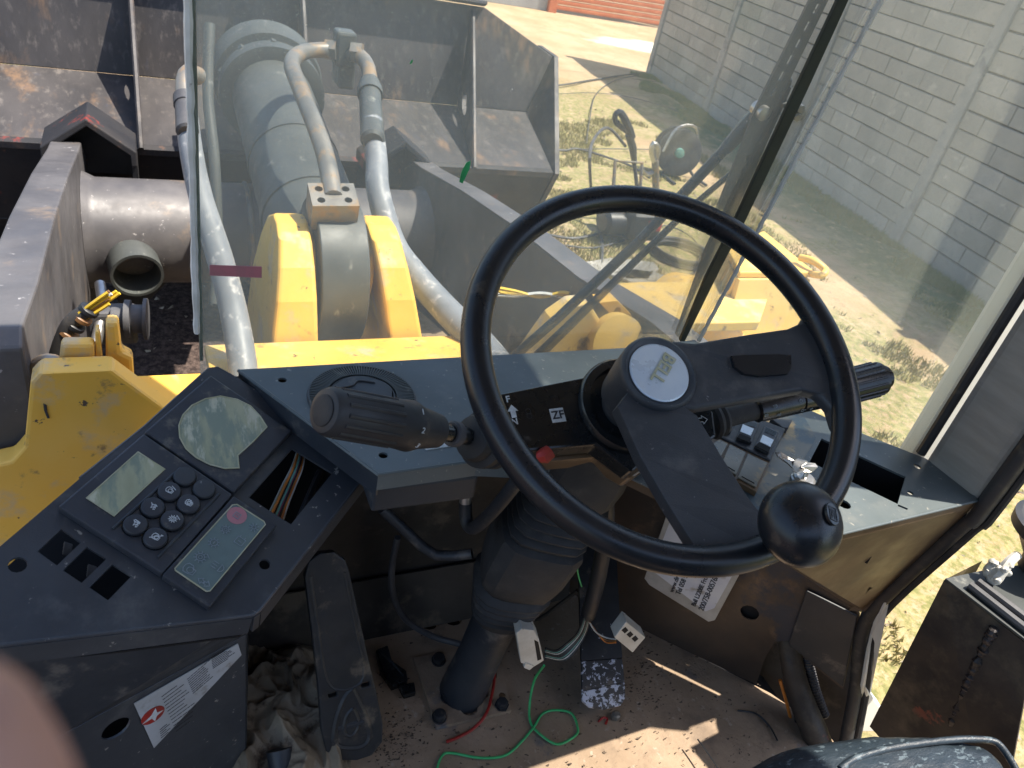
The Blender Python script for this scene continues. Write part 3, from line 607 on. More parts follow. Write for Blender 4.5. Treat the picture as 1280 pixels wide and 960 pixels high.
MB().tube(P, [.026, .027, .028, .031, .033, .034, .034], 16, sub=6).build('hose_line', 'hose', hz2, smooth=True)
tag(MB().tube([aty(262, 30, 2.6), aty(260, 120, 2.5), aty(268, 200, 2.4), aty(272, 300, 2.3), aty(268, 380, 2.2)], .016, 12, sub=5).build('hydraulic_pipe', 'cylinder_paint', smooth=True), 'dark grey hydraulic pipe behind the pale hose at the glass edge', 'pipe')

# ================================================================== YELLOW FRONT FRAME
ff = thing('front_frame', 'yellow painted front frame of the loader with pivot cheeks and cut-outs', 'vehicle frame', (.48, 1.6, -1.4))
def cheek(tx0, tx1, bx0, bx1):
    prof = [(1.78, -1.42), (1.79, -1.20), (1.83, -1.04), (1.87, -.96), (1.92, -.905), (1.98, -.882), (2.05, -.885), (2.12, -.92), (2.18, -1.0), (2.24, -1.14), (2.36, -1.42)]
    n = len(prof); vs = []
    for s_ in (0, 1):
        for y, z in prof:
            f = min(1, max(0, (-.885-z)/.32)); x_ = (tx0+(bx0-tx0)*f) if s_ == 0 else (tx1+(bx1-tx1)*f); vs.append((x_, y, z))
    m = MB(); tri = tessellate_polygon([[V((0, y, z)) for y, z in prof]])
    m.add(vs, [tuple(t) for t in tri]+[tuple(i+n for i in reversed(t)) for t in tri]+[(i, (i+1) % n, (i+1) % n+n, i+n) for i in range(n)])
    m.build('pivot_cheek', 'yellow', ff, bevel=.012, segs=3)
cheek(.30, .385, .262, .395); cheek(.545, .628, .60, .705)
for x0, s_ in ((.372, 1), (.560, -1)):
    MB().lathe((x0, 2.03, -1.02), (s_, 0, 0), [(0, .115), (.012, .115), (.016, .10), (.03, .10), (.03, .02)], 32).build('boss', 'yellow_dusty', ff, smooth=True)
# deck between and behind the cheeks
m = MB(); m.prism([V((.10, 1.45, -1.06)), V((.10, 1.784, -1.135)), V((.78, 1.784, -1.135)), V((.78, 1.45, -1.06))], V((0, 0, -.03))); m.build('deck_plate', 'yellow', ff, bevel=.004)
m = MB(); m.prism([V((-.05, 1.20, -1.00)), V((-.05, 1.447, -1.06)), V((.78, 1.447, -1.06)), V((.78, 1.20, -1.00))], V((0, 0, -.03))); m.build('deck_plate', 'yellow', ff, bevel=.004)
m = MB(); m.prism([V((.285, 1.797, -1.44)), V((.66, 1.797, -1.44)), V((.66, 2.5, -1.5)), V((.285, 2.5, -1.5))], V((0, 0, -.03))); m.build('deck_plate', 'yellow_dusty', ff)
# big left plate, facing the cab
yp = 1.30
px = [(38, 478), (48, 467), (140, 463), (200, 507), (262, 560), (262, 700), (60, 800), (-140, 800), (-140, 590), (-20, 585), (15, 577), (30, 560)]
m = MB(); m.prism([aty(x, y, yp) for x, y in px], V((0, .05, 0))); m.build('side_plate', 'yellow', ff, bevel=.006)
m = MB(); m.prism([aty(x, y, yp-.003) for x, y in ((54, 505), (58, 507), (59, 515), (62, 523), (59, 523), (55, 513))], V((0, .002, 0))); m.build('paint_chip', 'print_dark', ff)
f0_, f1_, f2_ = aty(140, 463, yp+.052), aty(262, 560, yp+.052), aty(255, 466, 1.62)
fn_ = (f1_-f0_).cross(f2_-f0_).normalized()
m = MB(); m.prism([pl(x, y, f0_, fn_) for x, y in ((140, 463.5), (168, 470), (178, 470), (250, 467), (300, 464), (300, 590), (262, 561), (200, 508))], V((0, 0, -.015))); m.build('top_flange', 'yellow', ff)
# stepped casting block on the plate
def blk(px, y0, dy, mat='yellow'):
    m = MB(); m.prism([aty(x, y, y0) for x, y in px], V((0, dy, 0))); m.build('casting_step', mat, ff, bevel=.008)
blk([(76, 430), (118, 430), (118, 464), (72, 466)], 1.36, .03)
blk([(119, 415), (124, 415), (130, 468), (119, 468)], 1.37, .03)
blk([(132, 403), (148, 403), (152, 440), (166, 447), (168, 480), (132, 470)], 1.38, .035)
# right side of the frame
m = MB(); m.prism([aty(x, y, 1.34) for x, y in ((690, 400), (716, 382), (738, 380), (770, 432), (800, 440), (640, 470))], V((0, .05, 0))); m.build('side_plate', 'yellow_dusty', ff, bevel=.008)
m = MB(); p4 = [aty(x, y, 1.38) for x, y in ((749, 378), (772, 376), (808, 412), (786, 416))]
nn = (p4[1]-p4[0]).cross(p4[2]-p4[0]).normalized(); nn = nn if nn.z > 0 else -nn
hl = []
for fx, fy_ in ((.5, .3), (.5, .78)):
    c_ = p4[0].lerp(p4[1], fx).lerp(p4[3].lerp(p4[2], fx), fy_); ex = (p4[1]-p4[0]).normalized(); ey = nn.cross(ex)
    hl.append([c_+ex*(.010*math.cos(k*pi/5))+ey*(.010*math.sin(k*pi/5)) for k in range(10)])
m.prism(p4, -nn*.04, hl); m.build('bolt_pad', 'yellow', ff, bevel=.004)
m = MB(); m.prism([atz(x, y, -.90) for x, y in ((757, 354), (800, 352), (935, 352), (960, 372), (950, 402), (850, 404), (795, 400))], V((0, 0, -.03))); m.build('deck_plate', 'yellow_dusty', ff, bevel=.004)
m = MB(); m.prism([atz(x, y, -1.02) for x, y in ((800, 400), (960, 390), (1000, 420), (990, 450), (800, 450))], V((0, 0, -.03))); m.build('deck_plate', 'yellow_dusty', ff, bevel=.004)
MB().lathe(aty(765, 425, 1.335), (0, -1, .3), [(0, .07), (.03, .07), (.035, .05), (.035, .01)], 28).build('boss', 'yellow_dusty', ff, smooth=True)
MB().lathe(aty(860, 405, 1.75), (.3, -1, .35), [(-.08, .16), (.0, .16), (.02, .15), (.02, .12), (-.02, .11), (-.02, .02)], 40).build('pivot_ring', 'yellow', ff, smooth=True)
blk([(862, 404), (915, 404), (933, 420), (930, 428), (850, 428)], 1.5, .25, 'yellow')
# yellow step / mudguard box on the right
fb = thing('yellow_mudguard', 'boxy yellow mudguard at the right of the wheel with a curled handle', 'mudguard', (1.6, 1.6, -1.0))
mz = lambda x, y, z=-.82: atz(x, y, z)
m = MB(); m.prism([mz(925, 340), mz(1020, 340), mz(955, 288), mz(908, 308)], V((0, 0, -.02))); m.build('top_plate', 'yellow', fb, bevel=.005)
f1_, f2_ = mz(928, 342), mz(1016, 342)
m = MB(); m.prism([f1_+V((0, 0, -.021)), f2_+V((0, 0, -.021)), aty(1000, 412, f2_.y-.03), aty(905, 425, f1_.y-.03)], V((0, .02, 0))); m.build('front_plate', 'yellow_dusty', fb)
m = MB(); m.prism([mz(925, 341)+V((0, .01, -.022)), mz(909, 309)+V((0, 0, -.022)), mz(909, 309)+V((-.05, 0, -.3)), mz(925, 341)+V((-.07, .01, -.3))], V((.02, 0, 0))); m.build('side_plate', 'yellow_dusty', fb)
MB().tube([mz(1000, 322, -.80), mz(1016, 326, -.79), mz(1031, 337, -.80), mz(1027, 344, -.81), mz(1012, 342, -.83)], .011, 10, sub=5).build('grab_handle', 'yellow', fb, smooth=True)
# --- cut wire ends and small fittings at the left
def bundle(label, pts3, r, ends, nend, spread):
    t = thing('wire_bundle', label, 'wires', pts3[0])
    MB().tube(pts3, r, 14, sub=5).build('sleeve', 'dusty_rubber', t, smooth=True)
    d = (pts3[-1]-pts3[-2]).normalized()
    for k in range(nend):
        o = V((random.uniform(-1, 1), random.uniform(-1, 1), random.uniform(-1, 1)))*r*.6
        e = pts3[-1]+o
        MB().tube([e-d*.02, e+d*ends*.5+o*.3, e+d*ends*random.uniform(.7, 1.1)+o*spread], r*.22, 6, sub=3).build('wire', ['w_yellow', 'w_yellow', 'w_brown', 'w_yellow', 'w_white'][k % 5], t, smooth=True)
    return t
P = [aty(70, 450, 1.55), aty(78, 425, 1.55), aty(90, 402, 1.55), aty(112, 387, 1.55)]
wb = bundle('taped cable end with cut yellow wires beside the left lift arm', P, .016, .06, 9, .3)
for k in range(4):
    a = P[1].lerp(P[3], .15+k*.25); d = (P[3]-P[1]).normalized()
    MB().lathe(a, d, [(0, .016), (.003, .020), (.011, .020), (.014, .016)], 14).build('cable_tie', 'w_black' if k % 2 else 'w_brown', wb, smooth=True)
tt = thing('hydraulic_fitting', 'dark hydraulic hose fittings behind the yellow casting on the left', 'pipe fitting', aty(155, 400, 1.9))
MB().lathe(aty(140, 398, 1.95), (1, -.1, 0), [(0, .03), (.03, .03), (.031, .05), (.045, .05), (.046, .038), (.075, .038), (.076, .055), (.085, .055), (.086, .02)], 20).build('flange_coupling', 'hose_dark', tt, smooth=True)
MB().tube([aty(125, 355, 2.1), aty(128, 385, 2.0), aty(120, 430, 1.9)], .014, 10, sub=3).build('steel_pipe', 'bare_metal', tt, smooth=True)
MB().box(aty(140, 405, 1.98), (.12, .06, .10)).build('valve_block', 'hose_dark', tt, bevel=.01)
MB().lathe(aty(62, 462, 1.42), (0, -1, .1), [(0, .035), (.02, .035), (.02, .015), (-.01, .012)], 16).build('port_cap', 'pipe_steel', tt, smooth=True)
# tattered yellow wires across the right arm
wt = thing('wire_bundle', 'frayed yellow wires wrapped with tape hanging across the right lift arm', 'wires', aty(660, 368, 1.9))
for k in range(9):
    o = random.uniform(-6, 6)
    P = [aty(618+random.uniform(-4, 8), 364+o*.8, 1.72), aty(645, 367+o*.5, 1.73), aty(675, 369-o*.4, 1.72), aty(700, 368+o*.4, 1.7), aty(716+random.uniform(-8, 4), 370+o*.6, 1.68)]
    MB().tube(P, .0055, 6, sub=4).build('wire', ['w_yellow', 'w_white', 'w_yellow', 'w_brown', 'w_black'][k % 5], wt, smooth=True)

# ================================================================== CAB SHELL
DZ = -.575; FZ = -1.15; FY = .875
UPZ = V((0, 0, 1))
def hole(cxp, cyp, r, f, n=12):     # circular hole round a pixel on a surface f(px, py) -> point
    c_ = f(cxp, cyp); a_ = f(cxp+3, cyp); b_ = f(cxp, cyp-3); u = (a_-c_).normalized(); nn = u.cross(b_-c_).normalized(); v = nn.cross(u)
    return [c_+u*(r*math.cos(2*pi*k/n))+v*(r*math.sin(2*pi*k/n)) for k in range(n)]
fl = lambda x, y: atz(x, y, FZ)
m = MB(); fp = [V((-.30, -.6, FZ)), V((1.04, -.6, FZ)), V((1.04, .44, FZ)), V((.985, .535, FZ)), V((.68, FY, FZ)), V((-.30, FY, FZ))]
m.prism(fp, V((0, 0, -.02)), [hole(536, 777, .018, fl), hole(566, 772, .018, fl)])
m.build('cab_floor', 'floor_dust', kind='structure')
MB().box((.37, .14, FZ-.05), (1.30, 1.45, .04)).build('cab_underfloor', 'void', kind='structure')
m = MB(); TYW = .836; zc = -.93; yc_ = FY+(TYW-FY)*(zc-FZ)/(DZ-.01-FZ)
m.prism([V((-.30, FY, FZ)), V((.685, FY, FZ)), V((.72, TYW, DZ-.01)), V((.07, TYW, DZ-.01)), V((.07, yc_, zc)), V((-.30, yc_, zc))], V((0, .008, 0))); m.build('cab_front_wall', 'firewall', kind='structure', bevel=.001)
m = MB(); m.prism([V((.10, FY-.052, FZ+.003)), V((.70, FY-.052, FZ+.003)), V((.69, FY-.02, -1.03)), V((.10, FY-.02, -1.03))], V((0, .003, 0))); m.build('wall_fold', 'firewall', kind='structure')
m = MB(); m.prism([V(p+(.597,)) for p in ((-.38, -.9), (1.10, -.9), (1.10, .50), (.97, .56), (.97, 1.14), (-.38, 1.14))], V((0, 0, .05))); m.build('cab_roof', 'white_paint', kind='structure', bevel=.012)  # unseen roof; overhang and cut corner shaped to steer sun onto the dash
m = MB(); m.box((.33, .12, .588), (1.3, 1.9, .012)); m.build('cab_ceiling', 'fabric', kind='structure')
m = MB(); m.box((.43, -.86, -.55), (1.3, .04, 1.2)); m.build('cab_rear_wall', 'slate_dark', kind='structure')
for x in (-.24, 1.06):
    m = MB(); m.box((x, -.82, .1), (.08, .09, .95)); m.build('cab_rear_post', 'slate_dark', kind='structure')
m = MB(); m.box((1.055, .02, .44), (.05, 1.06, .32)); m.build('added_shade_header', 'slate_dark', kind='structure', bevel=.006)  # unseen box added to keep the sun off the steering wheel
m = MB(); m.box((-.20, .60, .05), (.05, .06, 1.08)); m.build('cab_front_post', 'white_paint', kind='structure', bevel=.008)
# right front post with cloth trim, rubber seal, white outer frame
kp = thing('door_pillar', 'grey cloth-covered door pillar at the right behind the dashboard tip', 'pillar', (1.0, .48, DZ))
m = MB(); m.prism([V((.99, .527, DZ-.02)), V((.996, .438, DZ-.02)), V((1.05, .44, DZ-.02)), V((1.045, .53, DZ-.02))], V((0, 0, 1.16))); m.build('cloth_trim', 'fabric', kp, bevel=.012, segs=3)
MB().tube([V((.984, .533, .56)), V((.984, .533, DZ+.005))], .007, 8).build('glass_seal', 'rubber', kp, smooth=True)
sp = [V((1.003, .428, .56)), V((1.003, .428, .0)), V((1.003, .430, DZ+.02)), V((1.006, .440, DZ-.05)), V((1.022, .482, -.84)), V((1.028, .480, -.92)), V((1.034, .440, -1.02)), V((1.04, .40, -1.14))]
MB().tube(sp, .0115, 10, sub=4).build('door_seal', 'rubber', kp, smooth=True)
MB().tube([p+V((.012, -.012, 0)) for p in sp], .006, 8, sub=4).build('seal_lip', 'dusty_rubber', kp, smooth=True)
m = MB()
m.prism([aty(1106, 754, .47), aty(1113, 750, .47), aty(1089, 868, .43), aty(1083, 905, .42), aty(1072, 905, .42), aty(1078, 860, .43), aty(1090, 790, .47)], V((.006, .03, 0)))
m.prism([aty(1084, 862, .425), aty(1107, 892, .415), aty(1100, 915, .41), aty(1076, 915, .41)], V((.006, .03, 0)))
m.build('white_door_frame', 'white_paint', kp, bevel=.003)
m = MB(); m.prism([V((1.04, .56, .5)), V((1.09, .56, .5)), V((1.09, .60, .5)), V((1.04, .60, .5))], V((0, 0, -1.22))); m.build('pale_glass_bar', 'white_paint', kp, bevel=.008)  # added white bar standing in for the pale strip of the corner glass

# ---- windscreen
GN = V((0, 1, .157)).normalized(); G0 = V((.4, .862, DZ))
def gp(px, py, off=0): return pl(px, py, G0+GN*off, GN)
def gxz(x, z, off=0): return V((x, .862-.157*(z-DZ), z))+GN*off
ws = thing('windscreen', 'dusty scratched windscreen pane in front of the steering wheel', 'windscreen', gxz(.42, DZ))
x0, x1 = gp(250, 455).x, gp(871, 425).x
m = MB(); m.prism([gxz(x0, DZ-.03), gxz(x1, DZ-.03), gxz(x1, .58), gxz(x0, .58)], GN*.006); m.build('glass_pane', 'glass', ws)
pts = []
zz = DZ+.015
while zz < .56: pts.append(gxz(x0-.003+random.uniform(-.0005, .0005), zz, -.002)); zz += .012
i0 = 3
MB().tube(pts[i0:], [.0038+random.uniform(-.0005, .0006) for _ in pts[i0:]], 6).build('edge_sealant', 'seam', ws)
m = MB(); m.prism([gxz(x0, DZ+.004), gxz(x0+.004, DZ+.004), gxz(x0+.004, .58), gxz(x0, .58)], GN*.0065); m.build('glass_edge', 'glass_edge', ws)
# corner pane
cb = V((.984, .545, 0))
A0 = gxz(x1+.004, DZ-.03); A1 = gxz(x1+.004, .58); Bb = V((.986, .545, DZ-.03)); Bt = V((.986, .545, .58))
cpn = thing('corner_window', 'dusty corner window pane right of the white sealant line', 'window', A0)
m = MB(); nn = (Bb-A0).cross(A1-A0).normalized(); nn = nn if nn.dot(A0) > 0 else -nn
def cur(t, s):   # slightly bowed pane
    p = A0.lerp(Bb, t).lerp(A1.lerp(Bt, t), s); return p+nn*(.035*math.sin(pi*t))
k = 10; vs = []; fs = []
for s_ in (0, 1):
    for i in range(k+1):
        vs += [cur(i/k, s_), cur(i/k, s_)+nn*.006]
for i in range(k):
    a = i*2; b = (k+1)*2+i*2; fs += [(a, a+2, b+2, b), (a+1, b+1, b+3, a+3), (a, a+1, a+3, a+2), (b, b+2, b+3, b+1)]
fs += [(0, (k+1)*2, (k+1)*2+1, 1), (2*k, 2*k+1, (k+1)*2+2*k+1, (k+1)*2+2*k)]
m.add(vs, fs); m.build('glass_pane', 'glass', cpn, smooth=True)
pts = []; zz = DZ
while zz < .56:
    pts.append(gxz(x1+.002+random.uniform(-.0006, .0006), zz, -.003)); zz += .010
MB().tube(pts, [.0036+random.uniform(-.0007, .0008) for _ in pts], 6).build('sealant_bead', 'seam', cpn)
# tape and paint marks stuck on the glass
tag(MB().prism([gp(262, 331, -.001), gp(327, 333, -.001), gp(327, 347, -.001), gp(262, 344, -.001)], GN*-.0006).build('tape_strip', 'print_pink'), 'short brownish pink strip of tape stuck on the glass left of the yellow cheek', 'tape')
for i, (px, lb) in enumerate((([(574, 227), (578, 229), (587, 210), (588, 201), (583, 203), (577, 214)], 'larger green paint smear on the windscreen above the rim'), ([(512, 79), (514, 80), (516, 76), (515, 74)], 'tiny green paint speck on the windscreen beside the bent pipe'))):
    tag(MB().prism([gp(x, y, -.001) for x, y in px], GN*-.0006).build('paint_smear', 'w_green'), lb, 'paint mark')

# ---- wiper outside the glass
wp = thing('windscreen_wiper', 'long black windscreen wiper with slotted blade at the right of the glass', 'wiper', gp(850, 425, .03))
O = .03
g_ = lambda x, y, o=O: gp(x, y, o)
m = MB(); m.prism([gp(x, y, -.004) for x, y in ((1062, -40), (1074, -40), (1006, 110), (925, 282), (900, 330), (854, 424), (848, 424), (880, 345), (912, 282), (996, 100))], -GN*.006)
tag(m.build('rubber_strip', 'blade_green', bevel=.001), 'long thin dark green-black rubber strip down the glass beside the wiper', 'rubber strip')
m = MB(); m.prism([g_(962, 160), g_(990, 110), g_(905, 300), g_(866, 390), g_(850, 424), g_(846, 420), g_(885, 310), g_(930, 220)], GN*.008); m.build('rubber_blade', 'rubber', wp, bevel=.002)
def slots(a, b, n, w_, fr=.55):
    o = []; a = V(a); b = V(b)
    d = (b-a).normalized(); s = d.cross(GN).normalized()*w_
    for i in range(n):
        p = a.lerp(b, (i+.2)/n); q = a.lerp(b, (i+.2+fr)/n); o.append([p-s, q-s, q+s, p+s])
    return o
m = MB(); m.prism([g_(1028, -30, .046), g_(1050, -30, .046), g_(963, 150, .046), g_(945, 160, .046), g_(938, 150, .046)], GN*.004, slots(g_(1038, -22, .046), g_(962, 125, .046), 7, .0032)); m.build('slotted_bridge', 'rubber', wp)
m = MB(); m.prism([g_(940, 150, .046), g_(962, 150, .046), g_(918, 262, .046), g_(896, 262, .046)], GN*.004, slots(g_(938, 190, .046), g_(912, 252, .046), 4, .0028)); m.build('slotted_bridge', 'rubber', wp)
m = MB(); m.prism([g_(940, 150, .052), g_(985, 95, .052), g_(992, 100, .052), g_(945, 215, .052), g_(926, 235, .052)], GN*.010); m.build('bridge_body', 'black_gloss', wp, bevel=.003)
MB().tube([g_(950, 137, .065), g_(925, 165, .065), g_(905, 188, .065)], [.011, .011, .009], 8).build('arm_head', 'black_gloss', wp, smooth=True)
MB().tube([g_(908, 184, .065), g_(800, 300, .060), g_(700, 395, .058), g_(640, 448, .056)], .0078, 8).build('arm', 'black_gloss', wp, smooth=True)
MB().tube([g_(928, 205, .07), g_(860, 262, .07), g_(760, 360, .068), g_(672, 445, .062)], [.004, .005, .0065, .009], 8).build('parallel_arm', 'black_gloss', wp, smooth=True)
MB().lathe(g_(950, 138, .05), -GN, [(-.01, .010), (.012, .010), (.014, .004)], 14).build('pivot', 'bare_metal', wp, smooth=True)
hb = thing('glass_bolt_plate', 'small metal plate with two bolts on the glass right of the wiper', 'bracket', gp(1000, 140, .012))
m = MB(); m.prism([gp(x, y, .008) for x, y in ((978, 130), (1000, 126), (1010, 140), (1004, 153), (985, 146))], GN*.004); m.build('plate', 'cylinder_paint', hb, bevel=.002)
for x, y in ((1000, 135), (996, 146)): MB().lathe(gp(x, y, .008), -GN, [(0, .0055), (.004, .005), (.0045, .001)], 10).build('bolt', 'bare_metal', hb, smooth=True)

# ================================================================== DASHBOARD
dz = lambda x, y: atz(x, y, DZ)
db = thing('dashboard', 'slate-blue sheet metal dashboard with a slot and holes under the windscreen', 'dashboard', (.5, .7, DZ))
top = [(298, 462), (780, 435), (868, 425), (915, 452), (1000, 507), (1073, 540), (1157, 573), (1200, 598), (1222, 625), (1052, 666), (975, 684), (780, 592), (745, 583), (597, 575), (473, 592)]
slot = [dz(*p) for p in ((1027, 548), (1132, 596), (1122, 630), (1012, 577))]
slit = [dz(*p) for p in ((1123, 630.5), (1135, 635.5), (1134, 637.5), (1122, 632.5))]
slit2 = [dz(*p) for p in ((1003, 573.5), (1011, 577.5), (1010, 580), (1002.5, 576))]
holes = [slot, slit2, slit]+[hole(x, y, r, dz) for x, y, r in ((353, 475, .0055), (479, 569, .0055), (1011, 558, .0035), (1147, 583, .0055), (1138, 616, .0045), (1055, 630, .009))]
m = MB(); m.prism([dz(*p) for p in top], V((0, 0, -.003)), holes); m.build('top_plate', 'slate', db)
def skirt(pp_, d, name, mat, par, th=.003):
    m = MB(); P = [V(p) for p in pp_]
    for a, b in zip(P[:-1], P[1:]):
        s = (b-a).cross(V(d)).normalized()*th; m.hexa([a, b, b+s, a+s, a+V(d), b+V(d), b+s+V(d), a+s+V(d)])
    return m.build(name, mat, par)
P = [dz(*p)+V((0, 0, -.0032)) for p in ((473, 592), (597, 575), (745, 583), (780, 592))]
skirt(P, (0, 0, -.022), 'front_lip', 'slate', db)
P = [dz(*p)+V((0, 0, -.0032)) for p in ((780, 592), (975, 684), (1052, 666), (1222, 625))]
skirt(P, (0, 0, -.012), 'front_lip', 'tan_metal', db)
P = [dz(*p)+V((0, 0, -.0035)) for p in ((298, 462), (473, 592))]
skirt(P, (0, 0, -.03), 'side_flange', 'slate_dark', db)
MB().tube([dz(*p)+V((0, 0, -.0015)) for p in ((298, 462), (473, 592), (597, 575), (745, 583), (780, 592), (975, 684), (1052, 666), (1222, 625), (1200, 598))], .0022, 8).build('rolled_edge', 'slate', db, smooth=True)
# added black box beneath the slot, standing in for its darkness
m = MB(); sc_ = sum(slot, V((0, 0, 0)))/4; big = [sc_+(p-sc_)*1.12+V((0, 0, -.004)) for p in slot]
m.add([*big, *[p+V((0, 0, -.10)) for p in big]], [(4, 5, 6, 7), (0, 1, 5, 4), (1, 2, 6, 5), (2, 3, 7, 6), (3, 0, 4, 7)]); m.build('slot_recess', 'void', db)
# panels beneath the right wing
T = dz(1222, 625)+V((0, 0, -.015)); Lc = dz(975, 684)+V((0, 0, -.015)); Vx = V((1.013, .492, -.872))
m = MB(); m.prism([Lc, dz(1052, 666)+V((0, 0, -.015)), T, Vx], V((0, .003, 0))); m.build('lower_facing', 'tan_metal', db)
Lp = dz(780, 592)+V((0, 0, -.015))
m = MB(); m.add([Lc+V((-.002, .012, -.002)), Vx+V((-.01, .012, -.004)), V((.77, .765, -.80)), Lp, V((.60, .86, -.62))], [(0, 1, 2), (0, 2, 3), (3, 2, 4)]); m.build('underside_sheet', 'kick', db)
MB().add([Lc, Vx+V((0, 0, 0)), Vx+V((-.012, .016, -.006)), Lc+V((-.004, .016, -.004))], [(0, 1, 2, 3)]).build('sun_gap_strip', 'kick', db)  # added strip closing a gap that let sun streaks onto the floor
MB().add([Vx+V((-.02, .01, -.008)), Vx+V((.02, -.015, .006)), V((1.0, .485, -.80)), V((.95, .47, -.78))], [(0, 1, 2, 3)]).build('sun_gap_strip', 'kick', db)  # second added strip against the same sun leak
m = MB(); m.box((.275, .70, DZ-.047), (.13, .14, .038)); m.build('under_box', 'slate_dark', db, bevel=.004)
MB().add([T+V((.002, 0, 0)), Vx+V((.0, 0, 0)), V((1.03, .478, -.92)), V((1.028, .478, -.86)), V((1.012, .440, -.62)), V((1.006, .430, DZ-.005))], [(0, 1, 3, 4), (1, 2, 3), (0, 4, 5)]).build('sun_gap_filler', 'slate_dark', db)  # added to stop sun slivers between dash tip and door seal
# kick panel
K0 = V((.799, .739, FZ)); kd = V((.183, -.201, 0)).normalized(); kn = kd.cross(UPZ).normalized()
if kn.dot(K0) > 0: kn = -kn
kk = lambda x, y, o=0: pl(x, y, K0+kn*o, kn)
def KT(t, z): return K0+kd*t+V((0, 0, z-FZ))
ck = K0+kn*0
P = [KT(-.17, FZ+.002), kk(790, 781), kk(944, 858)+V((0, 0, .006)), kk(955, 825), kk(968, 803), kk(978, 801), kk(1054, 862), kk(1075, 768), kk(1072, 762), kk(990, 700), KT(-.02, -.70), KT(-.17, -.62)]
pnl = MB(); pnl.prism(P, -kn*.003, [hole(937, 766, .0165, kk), hole(997, 792, .003, kk)])
kp2 = thing('kick_panel', 'brown-black metal side panel with a round hole right of the pedals', 'panel', K0)
pnl.build('sheet', 'kick', kp2)
MB().lathe(kk(1045, 829), kn, [(-.001, .0055), (.002, .0055), (.0025, .003), (.001, .002)], 14).build('screw', 'hose_dark', kp2, smooth=True)
MB().prism([kk(895, 735, -.012), kk(975, 735, -.012), kk(975, 790, -.012), kk(895, 790, -.012)], -kn*.01).build('hole_backing', 'void', kp2)  # added black sheet that stops sunlight coming through the panel hole
# raised folded corner on the kick panel
MB().prism([kk(1008, 738, .006), kk(1072, 770, .006), kk(1054, 860, .006), kk(985, 806, .006)], -kn*.004).build('corner_flap', 'slate_dark', kp2, bevel=.002)
# cavity with hoses at the right foot; added dark sheets stand in for its shade
MB().prism([kk(935, 780, -.06), kk(1085, 780, -.06), kk(1068, 960, -.06), kk(930, 960, -.06)], -kn*.004).build('cavity_back', 'firewall', kp2)
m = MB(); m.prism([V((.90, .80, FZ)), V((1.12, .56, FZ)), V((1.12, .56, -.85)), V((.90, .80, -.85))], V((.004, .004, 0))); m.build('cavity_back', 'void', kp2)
P = [kk(985, 795, -.02), kk(990, 830, .01), kk(1000, 870, .03), kk(1018, 915, .05), kk(1030, 950, .05)]
tag(MB().tube(P, [.019, .020, .022, .024, .024], 12, sub=6).build('rusty_pipe', 'rusty_box', smooth=True), 'rusty muddy pipe coming out below the side panel', 'pipe')
m = MB(); P = [kk(1006, 800, -.02), kk(1010, 830, -.005), kk(1018, 862, .005), kk(1030, 895, .01)]
n_ = 60; rr = [.0085 if i % 2 else .0105 for i in range(n_)]
tag(m.tube(crv(P, n_), rr, 12).build('corrugated_conduit', 'hose_dark', smooth=True), 'ribbed black conduit beside the rusty pipe under the side panel', 'conduit')
for q, mt, lb in (([(975, 850), (985, 885), (995, 930)], 'w_orange', 'thin orange wire beside the rusty pipe'), ([(1000, 860), (998, 900), (1000, 940)], 'w_black', 'thick black cable beside the rusty pipe')):
    tag(MB().tube([kk(x, y, .03) for x, y in q], .003 if mt == 'w_orange' else .008, 8, sub=3).build('cable', mt, smooth=True), lb, 'cable')

# round air vent with radial ribs
vc = dz(453, 497); vr = .068
av = thing('air_vent', 'round ribbed air vent set in the dashboard behind the gear lever', 'air vent', vc)
MB().lathe(vc, UPZ, [(.0, vr), (.004, vr-.001), (.005, vr-.004), (.003, vr-.006), (.002, vr*.62), (.005, vr*.60), (.006, vr*.57), (.003, vr*.55), (.002, .01)], 64).build('vent_ring', 'panel_plastic', av, smooth=True)
m = MB()
for i in range(110):
    a = 2*pi*i/110; d = V((math.cos(a), math.sin(a), 0)); s = V((-d.y, d.x, 0)); m.box(vc+d*(vr*.79)+UPZ*.0042, (vr*.33, .0016, .004), (d, s, UPZ))
m.build('radial_rib', 'cylinder_paint', av, kind='stuff')
m = MB()
cen = [vc+V((.038*math.cos(a)*(1+.05*math.sin(5*a)), .038*math.sin(a), .005)) for a in [k*pi/14 for k in range(28)]]
m.prism(cen, V((0, 0, .002))); m.build('centre_disc', 'slate_dark', av, bevel=.001)
MB().tube([vc+V((-.035, .012, .008)), vc+V((-.01, .016, .008)), vc+V((.0, .026, .008)), vc+V((.02, .02, .008))], .0012, 6, sub=3).build('torn_edge', 'rubber', av, smooth=True)
tag(MB().prism([dz(529, 560), dz(533, 563), dz(566, 558), dz(560, 553), dz(540, 554)], V((0, 0, .0012))).build('paper_label', 'print_white'), 'small white paper label on the dash under the gear lever neck', 'label')
# raised water-stain rings stay in the paint

